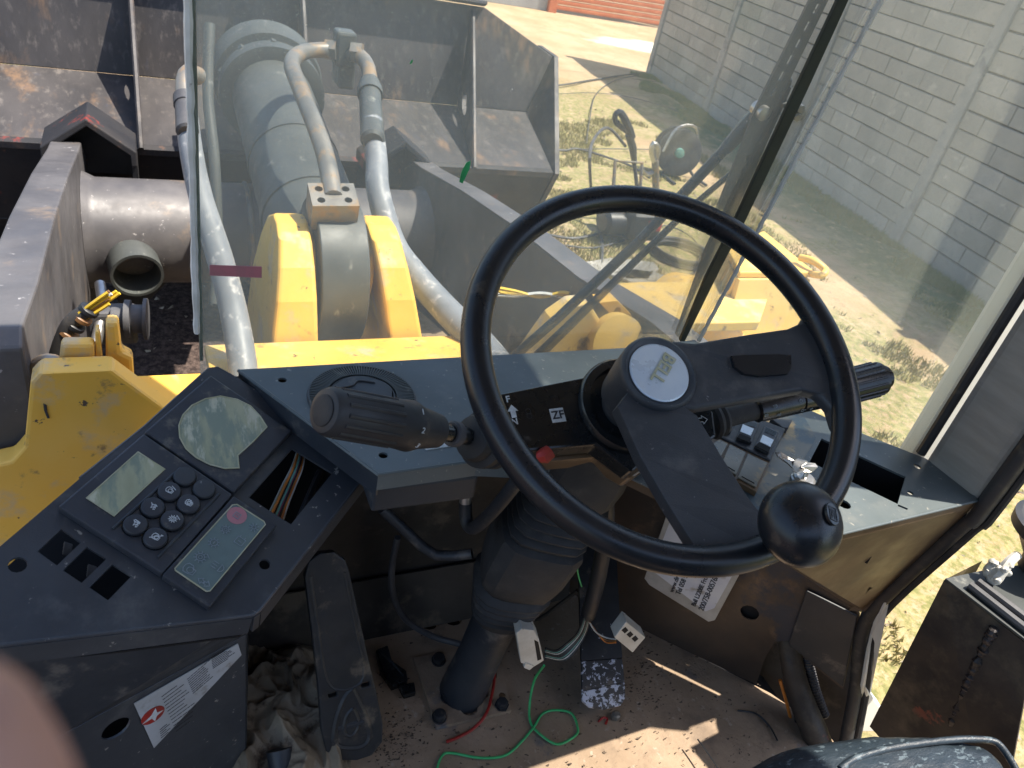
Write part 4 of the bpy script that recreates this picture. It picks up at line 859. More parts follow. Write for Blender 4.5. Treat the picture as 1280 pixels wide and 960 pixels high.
# ================================================================== INSTRUMENT CONSOLE (left)
N1 = V((.189, -.287, .94)).normalized(); P1 = aty(268, 460, .84)
def cp(px, py, h=0): return pl(px, py, P1+N1*h, N1)
def c5(x, y, h=0): return cp(x/2.6674, 440+y/2.6674, h)
U1 = (cp(262, 468)-cp(72, 633)).normalized(); V1 = N1.cross(U1)                 # U1 up for the icons, -V1 right
ic = thing('instrument_console', 'slate plastic instrument console with buttons and displays on the left', 'console', cp(200, 640))
outl = [(255, 466), (262, 460.5), (272, 459), (292, 470), (462, 582), (462, 586), (324, 762), (316, 768), (0, 805), (-110, 822), (-110, 745), (0, 683), (101, 597), (180, 534)]
hs = [[c5(*p) for p in q] for q in (((205, 590), (270, 635), (190, 712), (125, 665)), ((290, 650), (355, 690), (272, 770), (210, 728)), ((375, 708), (438, 748), (360, 828), (298, 785)), ((975, 322), (1108, 403), (970, 575), (830, 485)))]
hs += [hole(22, 706, .0078, cp), hole(430, 581, .0055, cp), hole(331, 705.5, .006, cp)]
m = MB(); m.prism([cp(*p) for p in outl], -N1*.003, hs); m.build('console_top', 'console_paint', ic)
P = [cp(*p)-N1*.003 for p in outl]
sk = [P[i] for i in (2, 3, 4, 5, 6, 7, 8, 9)]
m = MB()
for a, b in zip(sk[:-1], sk[1:]):
    s = (b-a).cross(N1).normalized()*-.003; d = -N1*.024+ (s*2); m.hexa([a, b, b+s, a+s, a+d, b+d, b+s+d, a+s+d])
m.build('console_rim', 'console_paint', ic)
MB().tube([cp(*p)-N1*.002 for p in ((101, 597), (180, 534), (255, 466), (262, 460.5), (272, 459), (292, 470), (462, 582), (463, 586), (324, 762), (316, 768), (0, 805), (-110, 822))], .0024, 8).build('console_edge', 'console_paint', ic, smooth=True)
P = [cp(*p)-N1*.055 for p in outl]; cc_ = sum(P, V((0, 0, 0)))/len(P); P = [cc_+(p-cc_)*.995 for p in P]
MB().prism(P, -N1*.004).build('console_light_block', 'void', ic)  # added black sheet: blocks light so the console holes stay dark
# body beneath
Bt_ = [cp(324, 762)-N1*.027+V((-.004, .006, 0)), cp(0, 805)-N1*.027+V((0, .006, 0)), cp(-110, 822)-N1*.027]
L0, L1 = atz(307, 793, -.82), atz(77, 919, -.82); L2 = L0+(L1-L0)*1.6
m = MB(); m.add([Bt_[0], Bt_[1], Bt_[2], L2, L1, L0], [(0, 1, 4, 5), (1, 2, 3, 4)]); m.build('under_panel', 'slate_dark', ic)
ld = (L1-L0).normalized(); ln = ld.cross(UPZ).normalized()
if ln.dot(L0) > 0: ln = -ln
lp = lambda x, y, o=0: pl(x, y, L0+ln*o, ln)
m = MB(); m.prism([L0+V((0, 0, -.001)), L2+V((0, 0, -.001)), L2+V((0, 0, FZ-L2.z)), L0+V((0, 0, FZ-L0.z))], -ln*.003, [hole(145, 911, .0155, lp, 18)]); m.build('lower_panel', 'console_paint', ic)
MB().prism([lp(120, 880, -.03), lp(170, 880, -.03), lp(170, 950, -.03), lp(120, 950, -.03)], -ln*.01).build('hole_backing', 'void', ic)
m = MB(); m.prism([L0-ln*.003, L0+V((0, 0, FZ-L0.z))-ln*.003, V((L0.x+.02, FY-.003, FZ)), V((L0.x+.03, .86, -.74)), Bt_[0]+V((0, .03, -.02))], V((.003, 0, 0))); m.build('side_panel', 'slate_dark', ic)
# warning plate with red emblem
wpz = thing('warning_plate', 'grey printed warning plate with a red round emblem low on the console', 'label', lp(190, 890))
cn = [lp(167, 879, .001), lp(297, 804, .001), lp(301.5, 818, .001), lp(192, 934.5, .001)]
MB().prism(cn, ln*.001).build('plate', 'paper', wpz)
wu = (cn[1]-cn[0]).normalized(); wv = ln.cross(wu); 
lns = []
Lw = (cn[1]-cn[0]).length
wo = lp(167, 879, .0022)
def wq(x, y):
    d = lp(x, y, .0022)-wo; return (d.dot(wu), d.dot(wv))
random.seed(3)
def band(xa, ya, xb, yb, n_, dx, dy, l0, l1):
    for i in range(n_):
        sx, sy = xa+dx*i, ya+dy*i; tt = random.uniform(l0, l1); a = (sx, sy); b = (sx+(xb-xa)*tt, sy+(yb-ya)*tt)
        k = 0.
        while k < .95:
            k2 = min(1, k+random.uniform(.08, .22)); lns.append([wq(a[0]+(b[0]-a[0])*k, a[1]+(b[1]-a[1])*k), wq(a[0]+(b[0]-a[0])*k2, a[1]+(b[1]-a[1])*k2)]); k = k2+.035
band(202, 871, 232, 849, 13, 1.5, 3.6, .55, 1)
band(234, 849, 262, 825, 9, .9, 2.2, .7, 1)
band(264, 822, 292, 804, 8, .3, 1.9, .6, 1)
band(200, 912, 212, 902, 5, .3, 2.6, .6, 1)
strokes(lns, wo, wu, wv, .0007, ln).build('printed_lines', 'print_dark', wpz)
ec = lp(191, 894, .0022); MB().prism(ring_pts(ec, wu, wv, .0135, 20), ln*.0005).build('emblem', 'red_plastic', wpz)
MB().prism([ec+ln*.0006+wu*a+wv*b for a, b in ((-.013, -.004), (-.002, .002), (.004, .011), (.005, .001), (.012, -.001), (.004, -.004), (.001, -.012), (-.002, -.004))], ln*.0004).build('emblem_figure', 'print_white', wpz)

def raised(name, px4, h, parent=ic, mat='panel_plastic', bev=.002, holes=()):
    m = MB(); m.prism([c5(x, y, h) for x, y in px4], -N1*(h-.0005), holes); return m.build(name, mat, parent, bevel=bev)
H = .011
raised('gauge_cluster', [(482, 265), (702, 76), (975, 262), (780, 468)], H)
raised('button_panel', [(194, 514), (479, 271), (776, 474), (541, 739)], H)
raised('indicator_panel', [(541, 743), (781, 478), (925, 575), (700, 850)], H)
# gauge window
gw = [(890, 250), (868, 215), (835, 180), (790, 158), (735, 147), (685, 156), (640, 178), (610, 210), (597, 245), (600, 285), (620, 322), (655, 352), (700, 375), (750, 388), (798, 386), (795, 372), (793, 345), (845, 298)]
lw_ = 1
MB().prism([c5(x, y, H+.0008) for x, y in gw], -N1*.0006).build('gauge_window', 'lcd', ic)
gwc = c5(742, 268, H+.001)
m = MB(); m.tube([c5(x, y, H+.001) for x, y in gw+gw[:1]], .0009, 6); m.build('window_bezel', 'print_yellow', ic, smooth=True)
MB().prism([c5(x, y, H+.0008) for x, y in [(460, 333), (550, 390), (380, 547), (288, 487)]], -N1*.0006).build('display', 'lcd', ic)
MB().tube([c5(x, y, H+.0008) for x, y in [(460, 333), (550, 390), (380, 547), (288, 487), (460, 333)]], .0007, 6).build('display_bezel', 'print_yellow', ic)
iw = [(775, 510), (790, 508), (880, 565), (885, 575), (700, 797), (688, 798), (585, 728), (583, 722)]
MB().prism([c5(x, y, H+.0008) for x, y in iw], -N1*.0006).build('indicator_window', 'lcd_green', ic)
MB().tube([c5(x, y, H+.001) for x, y in iw+iw[:1]], .0007, 6).build('window_bezel', 'print_yellow', ic)
for a, b in (((375, 590), (603, 386)), ((524, 686), (730, 474))):
    MB().tube([c5(*a, H+.0005), c5(*b, H+.0005)], .0018, 8).build('trim_line', 'spoke_plastic', ic, smooth=True)
# icons: right = -V1, up = U1
IR = -V1
def gear(r, n_=9): 
    o = [circ(0, 0, r*.62, 14)]
    for k in range(n_):
        a = 2*pi*k/n_; o.append([(r*.62*math.cos(a), r*.62*math.sin(a)), (r*math.cos(a), r*math.sin(a))])
    return o
def tfm(ls, x, y, s=1): return [[(x+a*s, y+b*s) for a, b in l] for l in ls]
eng = [[(-.4, .5), (.1, .5), (.35, .2), (.6, .2), (.6, -.35), (.1, -.5), (-.4, -.5), (-.6, -.2), (-.6, .2), (-.4, .5)], circ(.1, -.05, .32, 12)]
star = [[(math.cos(a)*.2, math.sin(a)*.2), (math.cos(a)*.6, math.sin(a)*.6)] for a in [k*pi/4 for k in range(8)]]+[circ(0, 0, .22, 8)]
drop = [[(-.6, .35), (-.2, .1), (.1, .45), (.5, .3), (.2, .1), (.5, -.1), (.1, -.1), (-.1, -.5), (-.2, 0), (-.6, .35)], [(-.4, .2), (.3, .25)], [(.2, -.1), (.35, -.55), (.55, -.35)]]
lamp = [circ(.25, 0, .45, 10, -pi/2, pi/2), [(.25, .45), (.25, -.45)], [(-.1, .35), (-.7, .35)], [(-.1, .0), (-.7, .0)], [(-.1, -.35), (-.7, -.35)]]
gears = gear(1, 10)
btn = [(614, 420, None), (678, 462, None), (563, 470, eng+[[(-.2, .85), (.7, .6)]]), (627, 512, eng+star), (508, 523, drop), (573, 566, tfm(gears, 0, 0, .7)+[circ(0, 0, .22, 8), [(.1, .9), (.9, .55)]]), (450, 581, drop+[[(-.5, .5), (.4, .5)]]), (517, 625, eng+[[(-.7, -.7), (.75, .75)], [(.75, .75), (.45, .7)]])]
for x, y, icn in btn:
    c_ = c5(x, y, H)
    b = MB().lathe(c_, N1, [(0, .0112), (.0040, .0112), (.0052, .0104), (.0056, .0085), (.0052, .0)], 28).build('button', 'panel_plastic' if icn else 'spoke_plastic', ic, smooth=30)
    if icn: strokes(tfm(icn, 0, 0, .0062), c_+N1*.0057, IR, U1, .0007, N1).build('icon', 'print_white', b)
    MB().lathe(c_, N1, [(0.0002, .0125), (.001, .0125), (.001, .0113), (.0002, .0113)], 28, cap=False).build('button_surround', 'black_gloss', ic, smooth=30)
MB().prism(ring_pts(c5(790, 545, H+.0012), IR, U1, .0105, 20), -N1*.0004).build('warning_light', 'print_pink', ic)
for x, y, icn, s in ((752, 592, gear(.8)+[circ(0, 0, .25, 6)], .0068), (713, 636, gear(.85)+[[(0, -.2), (0, .3)]], .0068), (668, 684, gears+[circ(0, 0, .3, 8), [(.5, 1), (1.2, .6)]], .0064), (632, 724, eng, .010), (726, 716, lamp, .009), (800, 630, [[(-.5, -.5), (-.5, .4), (.5, .4), (.5, -.5), (-.5, -.5)], [(-.3, .4), (-.3, .65)], [(.3, .4), (.3, .65)], [(-.2, -.1), (.2, -.1)]], .009), (846, 585, star, .009), (680, 768, [[(-.8, 0), (-.3, .4), (-.3, .15), (-.05, .15), (-.05, -.15), (-.3, -.15), (-.3, -.4), (-.8, 0)], [(.8, 0), (.3, .4), (.3, .15), (.05, .15), (.05, -.15), (.3, -.15), (.3, -.4), (.8, 0)]], .0085), (790, 545, [[(-.4, -.4), (-.4, .4), (.4, .4), (.4, -.4), (-.4, -.4)], [(-.2, .1), (.2, .1)]], .008)):
    strokes(tfm(icn, 0, 0, s), c5(x, y, H+.0014), IR, U1, .0007, N1).build('icon', 'print_grey', ic)
# wires in the big opening
wc = thing('wiring_loom', 'coloured wires inside the open square hole of the left console', 'wires', cp(360, 600, -.03))
for i in range(11):
    o = i*1.6-8; dpt = -.022-.012*random.random()
    P = [cp(378+o*.4, 555, -.045), cp(372+o*.8, 580+abs(o)*.3, dpt+.006), cp(362+o, 605, dpt), cp(352+o*1.1, 628, dpt), cp(343+o*1.3, 650, dpt-.006), cp(335+o*1.3, 672, -.05)]
    MB().tube(P, .0014, 6, sub=5).build('wire', ['w_white', 'w_yellow', 'w_orange', 'w_black', 'w_yellow', 'w_teal', 'w_pink', 'w_black', 'w_brown', 'w_orange', 'w_white'][i], wc, smooth=True)
MB().tube([cp(400, 590, -.045), cp(385, 625, -.035), cp(372, 655, -.04)], .005, 8, sub=4).build('wire', 'w_black', wc, smooth=True)
for i, (x, y) in enumerate(((86, 690), (116, 718))):
    tag(MB().prism([cp(x-6, y-14, -.02), cp(x+6, y-10, -.02), cp(x+4, y+4, -.03), cp(x-8, y+2, -.03)], -N1*.004).build('bracket_tab', 'hose_dark', bevel=.001), 'dark tab inside the %s small square hole of the left console' % ('first' if i == 0 else 'middle'), 'bracket')

# ================================================================== STEERING WHEEL
WC = V((.48216964, .53849699, -.38493938)); WN = V((-.09208103, -.49227299, .86555669)).normalized()
WU = V((1, 0, 0)); WU = (WU-WN*WU.dot(WN)).normalized(); WV = WN.cross(WU)
def wpx(x, y, t=0): return pl(x, y, WC+WN*t, WN)
sw = thing('steering_wheel', 'black two-spoke steering wheel with a round silver hub badge', 'steering wheel', WC)
m = MB(); RR = .2085; rr = .0152
seg = 96
for i in range(seg):
    a = 2*pi*i/seg; d = WU*math.cos(a)+WV*math.sin(a)
    for j in range(16):
        b = 2*pi*j/16; wob = 1+ (.03*max(0, math.sin(a*20)) if False else 0)
        m.v.append(WC+d*(RR+rr*wob*math.cos(b))+WN*(rr*1.05*math.sin(b)))
for i in range(seg):
    for j in range(16):
        m.f.append((i*16+j, ((i+1) % seg)*16+j, ((i+1) % seg)*16+(j+1) % 16, i*16+(j+1) % 16))
m.build('rim', 'rim_plastic', sw, smooth=True)
def spoke(pxs, th=.017):
    top = [wpx(x, y, t) for x, y, t in pxs]; n = len(top)
    m = MB(); m.prism(top, -WN*th); return m.build('spoke', 'spoke_plastic', sw, bevel=.005, segs=3)
spoke([(838, 425, -.032), (870, 428, -.028), (935, 417, -.018), (985, 410, -.010), (1003, 402, -.006), (1018, 378, -.003), (1040, 420, .0), (1058, 480, .0), (1064, 545, .0), (1048, 535, -.001), (1040, 510, -.004), (1025, 493, -.008), (1005, 488, -.011), (940, 499, -.020), (870, 511, -.028), (830, 512, -.032)])
spoke([(772, 508, -.034), (800, 470, -.030), (850, 505, -.030), (872, 520, -.027), (905, 575, -.016), (935, 622, -.006), (950, 640, -.003), (975, 668, .001), (955, 690, .001), (915, 694, .001), (884, 684, -.001), (868, 682, -.003), (835, 630, -.012), (800, 570, -.024)])
# dark recess on the right spoke
q = [(914, 445), (928, 444), (975, 443), (989, 444), (989, 460), (985, 467), (950, 470), (930, 467), (918, 458)]
tt = {0: -.0215}
MB().prism([wpx(x, y, -.0184+(x-914)*.00016) for x, y in q], -WN*.004).build('spoke_inlay', 'rim_plastic', sw)
MB().lathe(WC, WN, [(-.125, .030), (-.10, .032), (-.095, .040), (-.060, .0435), (-.036, .0445), (-.030, .0445), (-.026, .043), (-.024, .040), (-.0275, .0365), (-.028, .03)], 56).build('hub', 'spoke_plastic', sw, smooth=50)
MB().lathe(WC+WN*-.029, WN, [(0, .0345), (.0025, .0345), (.0035, .033), (.0040, .0)], 56).build('hub_badge', 'cap_silver', sw, smooth=30)
tp = WN*-.0250
b0 = wpx(848, 447, -.0248); b1 = wpx(813, 492, -.0248)
text('BELL', .0205, wpx(832, 439.5, -.0243), wpx(808, 482, -.0243)-wpx(832, 439.5, -.0243), WN, 'print_yellow', sw, bold=.00045)
# shaft / dark throat behind hub
MB().lathe(WC, WN, [(-.18, .026), (-.12, .026)], 24).build('shaft', 'black_gloss', sw, smooth=True)
# spinner knob
def on_rim(a): return WC+(WU*math.cos(a)+WV*math.sin(a))*RR
best = min((((proj(on_rim(k*.01))[0]-962)**2+(proj(on_rim(k*.01))[1]-688)**2), k*.01) for k in range(629))[1]
kr = on_rim(best); kax = (WN*.92+WU*.30).normalized()
kc = wpx(1000, 655, .052)
kax = (kc-kr).normalized()
kn_ = thing('spinner_knob', 'round black spinner knob clamped on the lower right of the wheel rim', 'knob', kr)
MB().lathe(kr, kax, [(-.004, .012), (.004, .014), (.012, .012), (.03, .011), (.04, .013)], 24).build('stem', 'black_gloss', kn_, smooth=True)
kr2 = .0395
prof = [(kr2*.72*-1, .012)]+[(kr2*.80*math.sin(t), kr2*math.cos(t)) for t in [(-.36+i*.86/14)*pi for i in range(15) if (-.36+i*.86/14) < .497]]
prof += [(kr2*.80, .001)]
vup = (WN*.9+V((0, -.25, .1))).normalized()
MB().lathe(kc, vup, prof, 40).build('ball', 'rim_plastic', kn_, smooth=60)
eb = (-kc+aR*(.0)).normalized(); 
ed = (vup*.86+aR*.36+V((0, 0, .06))).normalized(); 
u_e = ed.cross(V((.2, 1, 0))).normalized(); v_e = ed.cross(u_e)
hh_ = .0345
el = kc+ed*hh_
MB().prism([el+u_e*(.0085*math.cos(a))+v_e*(.0105*math.sin(a)) for a in [k*pi/10 for k in range(20)]], -ed*.003).build('emblem', 'black_gloss', kn_, bevel=.0008)
strokes([[(-.0045, -.006), (-.0045, .006), (.0045, .006), (.0045, -.006), (-.0045, -.006)], [(-.002, -.004), (-.002, .004)], [(.002, -.004), (.002, .004)], [(0, -.004), (0, .002)]], el+ed*.0002, u_e, v_e, .0009, ed).build('emblem_lines', 'spoke_plastic', kn_)

# ================================================================== COLUMN, SWITCH HOUSING, LEVERS
HT = -.118
hs_ = lambda x, y, o=0: wpx(x, y, HT+o)
hg = thing('switch_housing', 'black column switch housing printed with F and N behind the wheel', 'housing', hs_(700, 520))
m = MB(); m.prism([hs_(*p) for p in ((606, 498), (622, 493), (738, 470), (760, 452), (812, 470), (825, 560), (790, 590), (745, 556), (668, 563), (640, 566), (612, 545))], -WN*.03); m.build('upper_cover', 'black_gloss', hg, bevel=.003)
m = MB(); m.prism([hs_(*p, -.0305) for p in ((618, 500), (738, 478), (815, 480), (825, 575), (790, 598), (745, 572), (650, 580), (620, 552))], -WN*.035); m.build('lower_cover', 'tan_metal', hg, bevel=.004)
ap = WC+WN*-.128
MB().lathe(ap, WN, [(-.02, .060), (.014, .060), (.018, .057), (.018, .048), (-.005, .044), (-.018, .03)], 48).build('column_ring', 'black_gloss', hg, smooth=True)
# print
ux = (hs_(745, 552)-hs_(668, 563)).normalized()
vx = WN.cross(ux)
text('F', .0110, hs_(633, 503, .0004), ux, WN, 'print_white', hg, bold=.0002)
text('N', .0100, hs_(640, 531, .0004), ux, WN, 'print_white', hg, bold=.0002)
a0 = hs_(641, 514, .0004)
MB().prism([a0+ux*x+vx*y for x, y in ((-.003, -.008), (.003, -.008), (.003, 0), (.0065, 0), (0, .008), (-.0065, 0), (-.003, 0))], WN*.0003).build('arrow_mark', 'print_white', hg)
z0 = hs_(697, 519, .0004)
MB().prism([z0+ux*x+vx*y for x, y in ((-.0085, -.0085), (.0085, -.0085), (.0085, .0085), (-.0085, .0085))], WN*.0003).build('maker_plate', 'print_white', hg)
text('ZF', .0135, z0-ux*.0072-vx*.0042+WN*.0004, ux, WN, 'print_dark', hg, bold=.0003)
strokes(tfm([circ(0, .5, .5, 8), circ(0, -.5, .5, 8), [(-.6, 0), (.6, 0)]], 0, 0, .006), hs_(661, 517, .0004), ux, vx, .0005, WN).build('embossed_mark', 'spoke_plastic', hg)
tag(MB().tube([hs_(672, 572, -.002), hs_(680, 570, .002), hs_(688, 564, .004)], [.006, .009, .008], 8).build('red_connector', 'red_plastic', smooth=True), 'small red plastic connector hanging under the black switch housing', 'connector')

# gear selector
S = wpx(612, 535, -.130); Ld = None
yS = S.y
G = lambda x, y, dy=0: aty(x, y, yS+dy)
gs = thing('gear_lever', 'thick black ribbed gear selector lever numbered 1 2 3 left of the wheel', 'lever', S)
p_in = G(598, 548, -.003); p_out = aty(404, 513, yS-.055)
gd_ = (p_out-p_in).normalized()
Ltot = (p_out-p_in).length
def gl(x, y):           # distance along the lever axis nearest to a pixel
    best = min(range(0, 400), key=lambda k: (proj(p_in+gd_*(Ltot*k/400))[0]-x)**2+(proj(p_in+gd_*(Ltot*k/400))[1]-y)**2); return Ltot*best/400
sA = gl(545, 541); sB = gl(520, 537); 
rg = .0242
MB().lathe(p_in, gd_, [(sA-.004, .010), (sA, .018), (sB, .0225), (sB+.012, rg+.0022), (sB+.035, rg), (Ltot-.006, rg-.0015), (Ltot-.001, rg-.004), (Ltot, rg-.007)], 40).build('grip', 'rubber', gs, smooth=True)
g1 = gd_.orthogonal().normalized(); g2 = gd_.cross(g1)
for k in range(14):
    a = 2*pi*k/14; d = g1*math.cos(a)+g2*math.sin(a)
    MB().tube([p_in+gd_*(sB+.038)+d*(rg-.0012), p_in+gd_*(Ltot-.012)+d*(rg-.0025)], .0026, 8).build('grip_rib', 'rubber', gs, smooth=True)
MB().lathe(p_in, gd_, [(Ltot-.002, rg-.0095), (Ltot+.0012, rg-.0095), (Ltot+.002, rg-.011), (Ltot+.0015, .002)], 32).build('end_cap', 'dusty_rubber', gs, smooth=True)
MB().lathe(p_in, gd_, [(-.01, .0095), (sA, .0095)], 20).build('shaft', 'black_gloss', gs, smooth=True)
sc1 = gl(568, 543)
MB().lathe(p_in, gd_, [(sc1-.006, .012), (sc1-.004, .014), (sc1+.004, .014), (sc1+.006, .012)], 24).build('collar', 'hose_dark', gs, smooth=True)
MB().lathe(p_in, gd_, [(-.035, .026), (-.030, .032), (-.022, .032), (-.018, .026), (-.012, .033), (-.004, .033), (.0, .026), (.004, .027), (.012, .024), (.018, .0125)], 32).build('rubber_boot', 'dusty_rubber', gs, smooth=True)
for s_, x, y in (('1', 527, 518), ('2', 526, 541), ('3', 518, 558)):
    r0 = ray(x, y); # nearest surface point of the grip
    t_ = None
    for k in range(3000):
        p = r0*(.55+k*.0002); d = p-p_in; al = d.dot(gd_); rad = (d-gd_*al).length
        rl = rg+.0022 if al > sB+.012 else .0225+(rg-.0203)*max(0, (al-sB)/.012)
        if al > sA and rad <= rl+.0006: t_ = p; nn_ = (d-gd_*al).normalized(); break
    if t_ is not None: text(s_, .0085, t_+nn_*.0006, -gd_, nn_, 'print_white', gs, name='number')

# indicator stalk
S2 = wpx(868, 520, -.128); y2 = S2.y
st = thing('indicator_stalk', 'black indicator and wiper stalk pointing right behind the wheel', 'lever', S2)
I = lambda x, y, dy=0: aty(x, y, y2+dy)
MB().prism([wpx(*p, HT+.002) for p in ((858, 512), (880, 510), (892, 514), (896, 545), (880, 556), (852, 548))], -WN*.03).build('stalk_root', 'black_gloss', st, bevel=.003)
a_, b_ = I(888, 527), I(1107, 471, -.01); sd = (b_-a_).normalized(); LL = (b_-a_).length
fr = lambda x: LL*(x-888)/(1107-888)
MB().lathe(a_, sd, [(0, .022), (.004, .024), (.008, .022), (.010, .020), (.014, .022), (.018, .020), (.020, .0125), (fr(945), .0125)], 28).build('stalk_boot', 'dusty_rubber', st, smooth=True)
MB().lathe(a_, sd, [(fr(925), .0115), (fr(940), .012), (fr(942), .0165), (fr(990), .0185), (fr(991), .0165), (fr(993), .0165), (fr(994), .0185), (fr(1040), .0205), (fr(1041), .019), (fr(1043), .019), (fr(1044), .022), (fr(1098), .0225), (fr(1100), .020), (fr(1101), .014)], 32).build('grip', 'black_gloss', st, smooth=True)
s1 = sd.orthogonal().normalized(); s2 = sd.cross(s1)
for k in range(16):
    a = 2*pi*k/16; d = s1*math.cos(a)+s2*math.sin(a)
    MB().tube([a_+sd*fr(1048)+d*.0222, a_+sd*fr(1094)+d*.0226], .0016, 6).build('grip_rib', 'black_gloss', st, smooth=True)
MB().lathe(a_, sd, [(fr(1099), .0155), (fr(1107), .0155), (fr(1109), .013), (fr(1110), .002)], 28).build('end_button', 'black_gloss', st, smooth=True)
def on_stalk(x, y, r):
    r0 = ray(x, y)
    for k in range(4000):
        p = r0*(.55+k*.00015); d = p-a_; al = d.dot(sd)
        if (d-sd*al).length <= r: return p, (d-sd*al).normalized()
    return None, None
arrow = [[(-.6, -.25), (-.6, .25), (.1, .25), (.1, .55), (.8, 0), (.1, -.55), (.1, -.25), (-.6, -.25)]]
for (x, y, r, icn, s_) in ((969, 508, .0183, lamp, .0042), (958, 519, .018, lamp, .0036), (974, 518, .0183, lamp, .0036), (1001, 501, .0190, [circ(0, 0, .5, 8), [(0, 0), (0, .5)]], .0042), (1003, 513, .0190, [circ(0, 0, .5, 8), [(.7, 0), (1.3, 0)]], .004), (1014, 511, .0192, star, .0035), (966, 497, .0183, [[(-.7, .6), (.7, .6), (0, -.5), (-.7, .6)], [(-.4, .4), (.4, .4), (0, -.2)]], .0035)):
    p, n_ = on_stalk(x, y, r)
    if p is not None: strokes(tfm(icn, 0, 0, s_), p+n_*.0002, sd, n_.cross(sd), .0005, n_).build('icon', 'print_grey', st)
ar0 = wpx(877, 525, HT+.0026)
strokes(tfm(arrow, 0, 0, .010), ar0, (wpx(887, 524, HT)-wpx(867, 526, HT)).normalized(), WN.cross((wpx(887, 524, HT)-wpx(867, 526, HT)).normalized()), .0006, WN).build('arrow_mark', 'print_white', st)

# column: shroud, bellows, tube, base plate
sc2 = thing('steering_column', 'black steering column with ribbed rubber gaiter rising from the floor', 'steering column', atz(585, 872, FZ))
a0_ = V((.488, .612, -.520)); a1_ = aty(655, 700, .655); a2_ = aty(622, 770, .675); a3_ = atz(577, 866, FZ)
def sect(c, ax, hx, hy, rot, k=20, pw=4.):
    ax = V(ax).normalized(); x = (V((math.cos(rot), math.sin(rot), 0))); x = (x-ax*x.dot(ax)).normalized(); y = ax.cross(x); o = []
    for i in range(k):
        a = 2*pi*i/k; ca, sa = math.cos(a), math.sin(a); r = (abs(ca)**pw+abs(sa)**pw)**(-1/pw); o.append(V(c)+x*(hx*r*ca)+y*(hy*r*sa))
    return o
def loft(name, secs, mat, parent):
    m = MB(); k = len(secs[0])
    for s in secs: m.v += s
    for i in range(len(secs)-1):
        for j in range(k): a, b = i*k+j, i*k+(j+1) % k; m.f.append((a, b, b+k, a+k))
    m.f.append(tuple(range(k))); m.f.append(tuple((len(secs)-1)*k+j for j in range(k)))
    return m.build(name, mat, parent, smooth=32)
axd = (a1_-a0_)
secs = []
# upper shroud then ribs
for t, hx, hy in ((0, .048, .044), (.12, .052, .046), (.28, .056, .050), (.40, .054, .048)): secs.append(sect(a0_.lerp(a1_, t), axd, hx, hy, -.35))
for i in range(5):
    t = .42+i*.06; secs.append(sect(a0_.lerp(a1_, t), axd, .045, .040, -.35)); secs.append(sect(a0_.lerp(a1_, t+.028), axd, .058, .052, -.35)); secs.append(sect(a0_.lerp(a1_, t+.036), axd, .058, .052, -.35))
secs.append(sect(a0_.lerp(a1_, .73), axd, .052, .046, -.35))
for t, hx, hy in ((.745, .060, .055), (.77, .062, .057), (1.0, .060, .056), (1.10, .056, .052), (1.12, .054, .048)): secs.append(sect(a0_.lerp(a1_, t), axd, hx, hy, -.35))
a1b = a0_.lerp(a1_, 1.12)
axe = (a2_-a1b)
for i in range(5):
    t = .05+i*.15; w_ = .060-.003*i; secs.append(sect(a1b.lerp(a2_, t), axe, w_-.010, w_-.014, -.35, pw=3)); secs.append(sect(a1b.lerp(a2_, t+.07), axe, w_, w_-.005, -.35, pw=3)); secs.append(sect(a1b.lerp(a2_, t+.095), axe, w_, w_-.005, -.35, pw=3))
secs.append(sect(a1b.lerp(a2_, .82), axe, .046, .044, -.35, pw=2.2))
loft('gaiter', secs, 'dusty_rubber', sc2)
MB().tube([a2_.lerp(a1b, .25), a2_, a2_.lerp(a3_, .5), a3_+V((0, 0, .0))], [.038, .037, .036, .040], 28).build('column_tube', 'slate_dark', sc2, smooth=True)
m = MB(); bp4 = [fl(516, 826)+V((0, 0, .009)), fl(622, 808)+V((0, 0, .009)), fl(638, 892)+V((0, 0, .009)), fl(545, 913)+V((0, 0, .009))]
m.prism(bp4, V((0, 0, -.0085)), [hole(586, 884, .015, lambda x, y: atz(x, y, FZ+.009)), hole(606, 867, .007, lambda x, y: atz(x, y, FZ+.009)), hole(613, 843, .012, lambda x, y: atz(x, y, FZ+.009))]); m.build('base_plate', 'floor_dust', sc2, bevel=.002)
for x, y in ((549, 897), (627, 882), (560, 872), (548, 826)):
    MB().lathe(atz(x, y, FZ+.009), UPZ, [(0, .0125), (.003, .0125), (.0031, .010), (.011, .010), (.012, .007)], 6 if x > 600 else 14).build('bolt', 'worn_pedal', sc2)

# ================================================================== PEDALS
def planar(pA, pB, pC):
    n_ = (pB-pA).cross(pC-pA).normalized()
    if n_.dot(pA) > 0: n_ = -n_
    return n_
pA, pB, pC = atz(410, 945, FZ+.055), atz(475, 925, FZ+.055), aty(405, 700, .73)
bn = planar(pA, pB, pC); bpp = lambda x, y, o=0: pl(x, y, pA+bn*o, bn)
bpd = thing('brake_pedal', 'long black dented brake pedal on the left of the steering column', 'pedal', pA)
ol = [(381, 722), (386, 702), (400, 692), (418, 690), (432, 700), (437, 715), (447, 760), (460, 820), (470, 862), (479, 905), (478, 928), (466, 944), (445, 951), (424, 951), (408, 941), (402, 915), (398, 860), (390, 790)]
sl_ = lambda x, y: [bpp(x-6, y+3), bpp(x+5, y), bpp(x+6, y+5), bpp(x-5, y+8)]
m = MB(); m.prism([bpp(*p) for p in ol], -bn*.012, [sl_(416, 865), sl_(457, 852)]); m.build('pedal_pad', 'worn_pedal', bpd, bevel=.005, segs=3)
q = [bpp(x, y, -.003) for x, y in ((440, 860), (452, 885), (462, 915), (455, 930), (435, 934), (418, 928), (420, 900), (430, 872), (440, 860))]
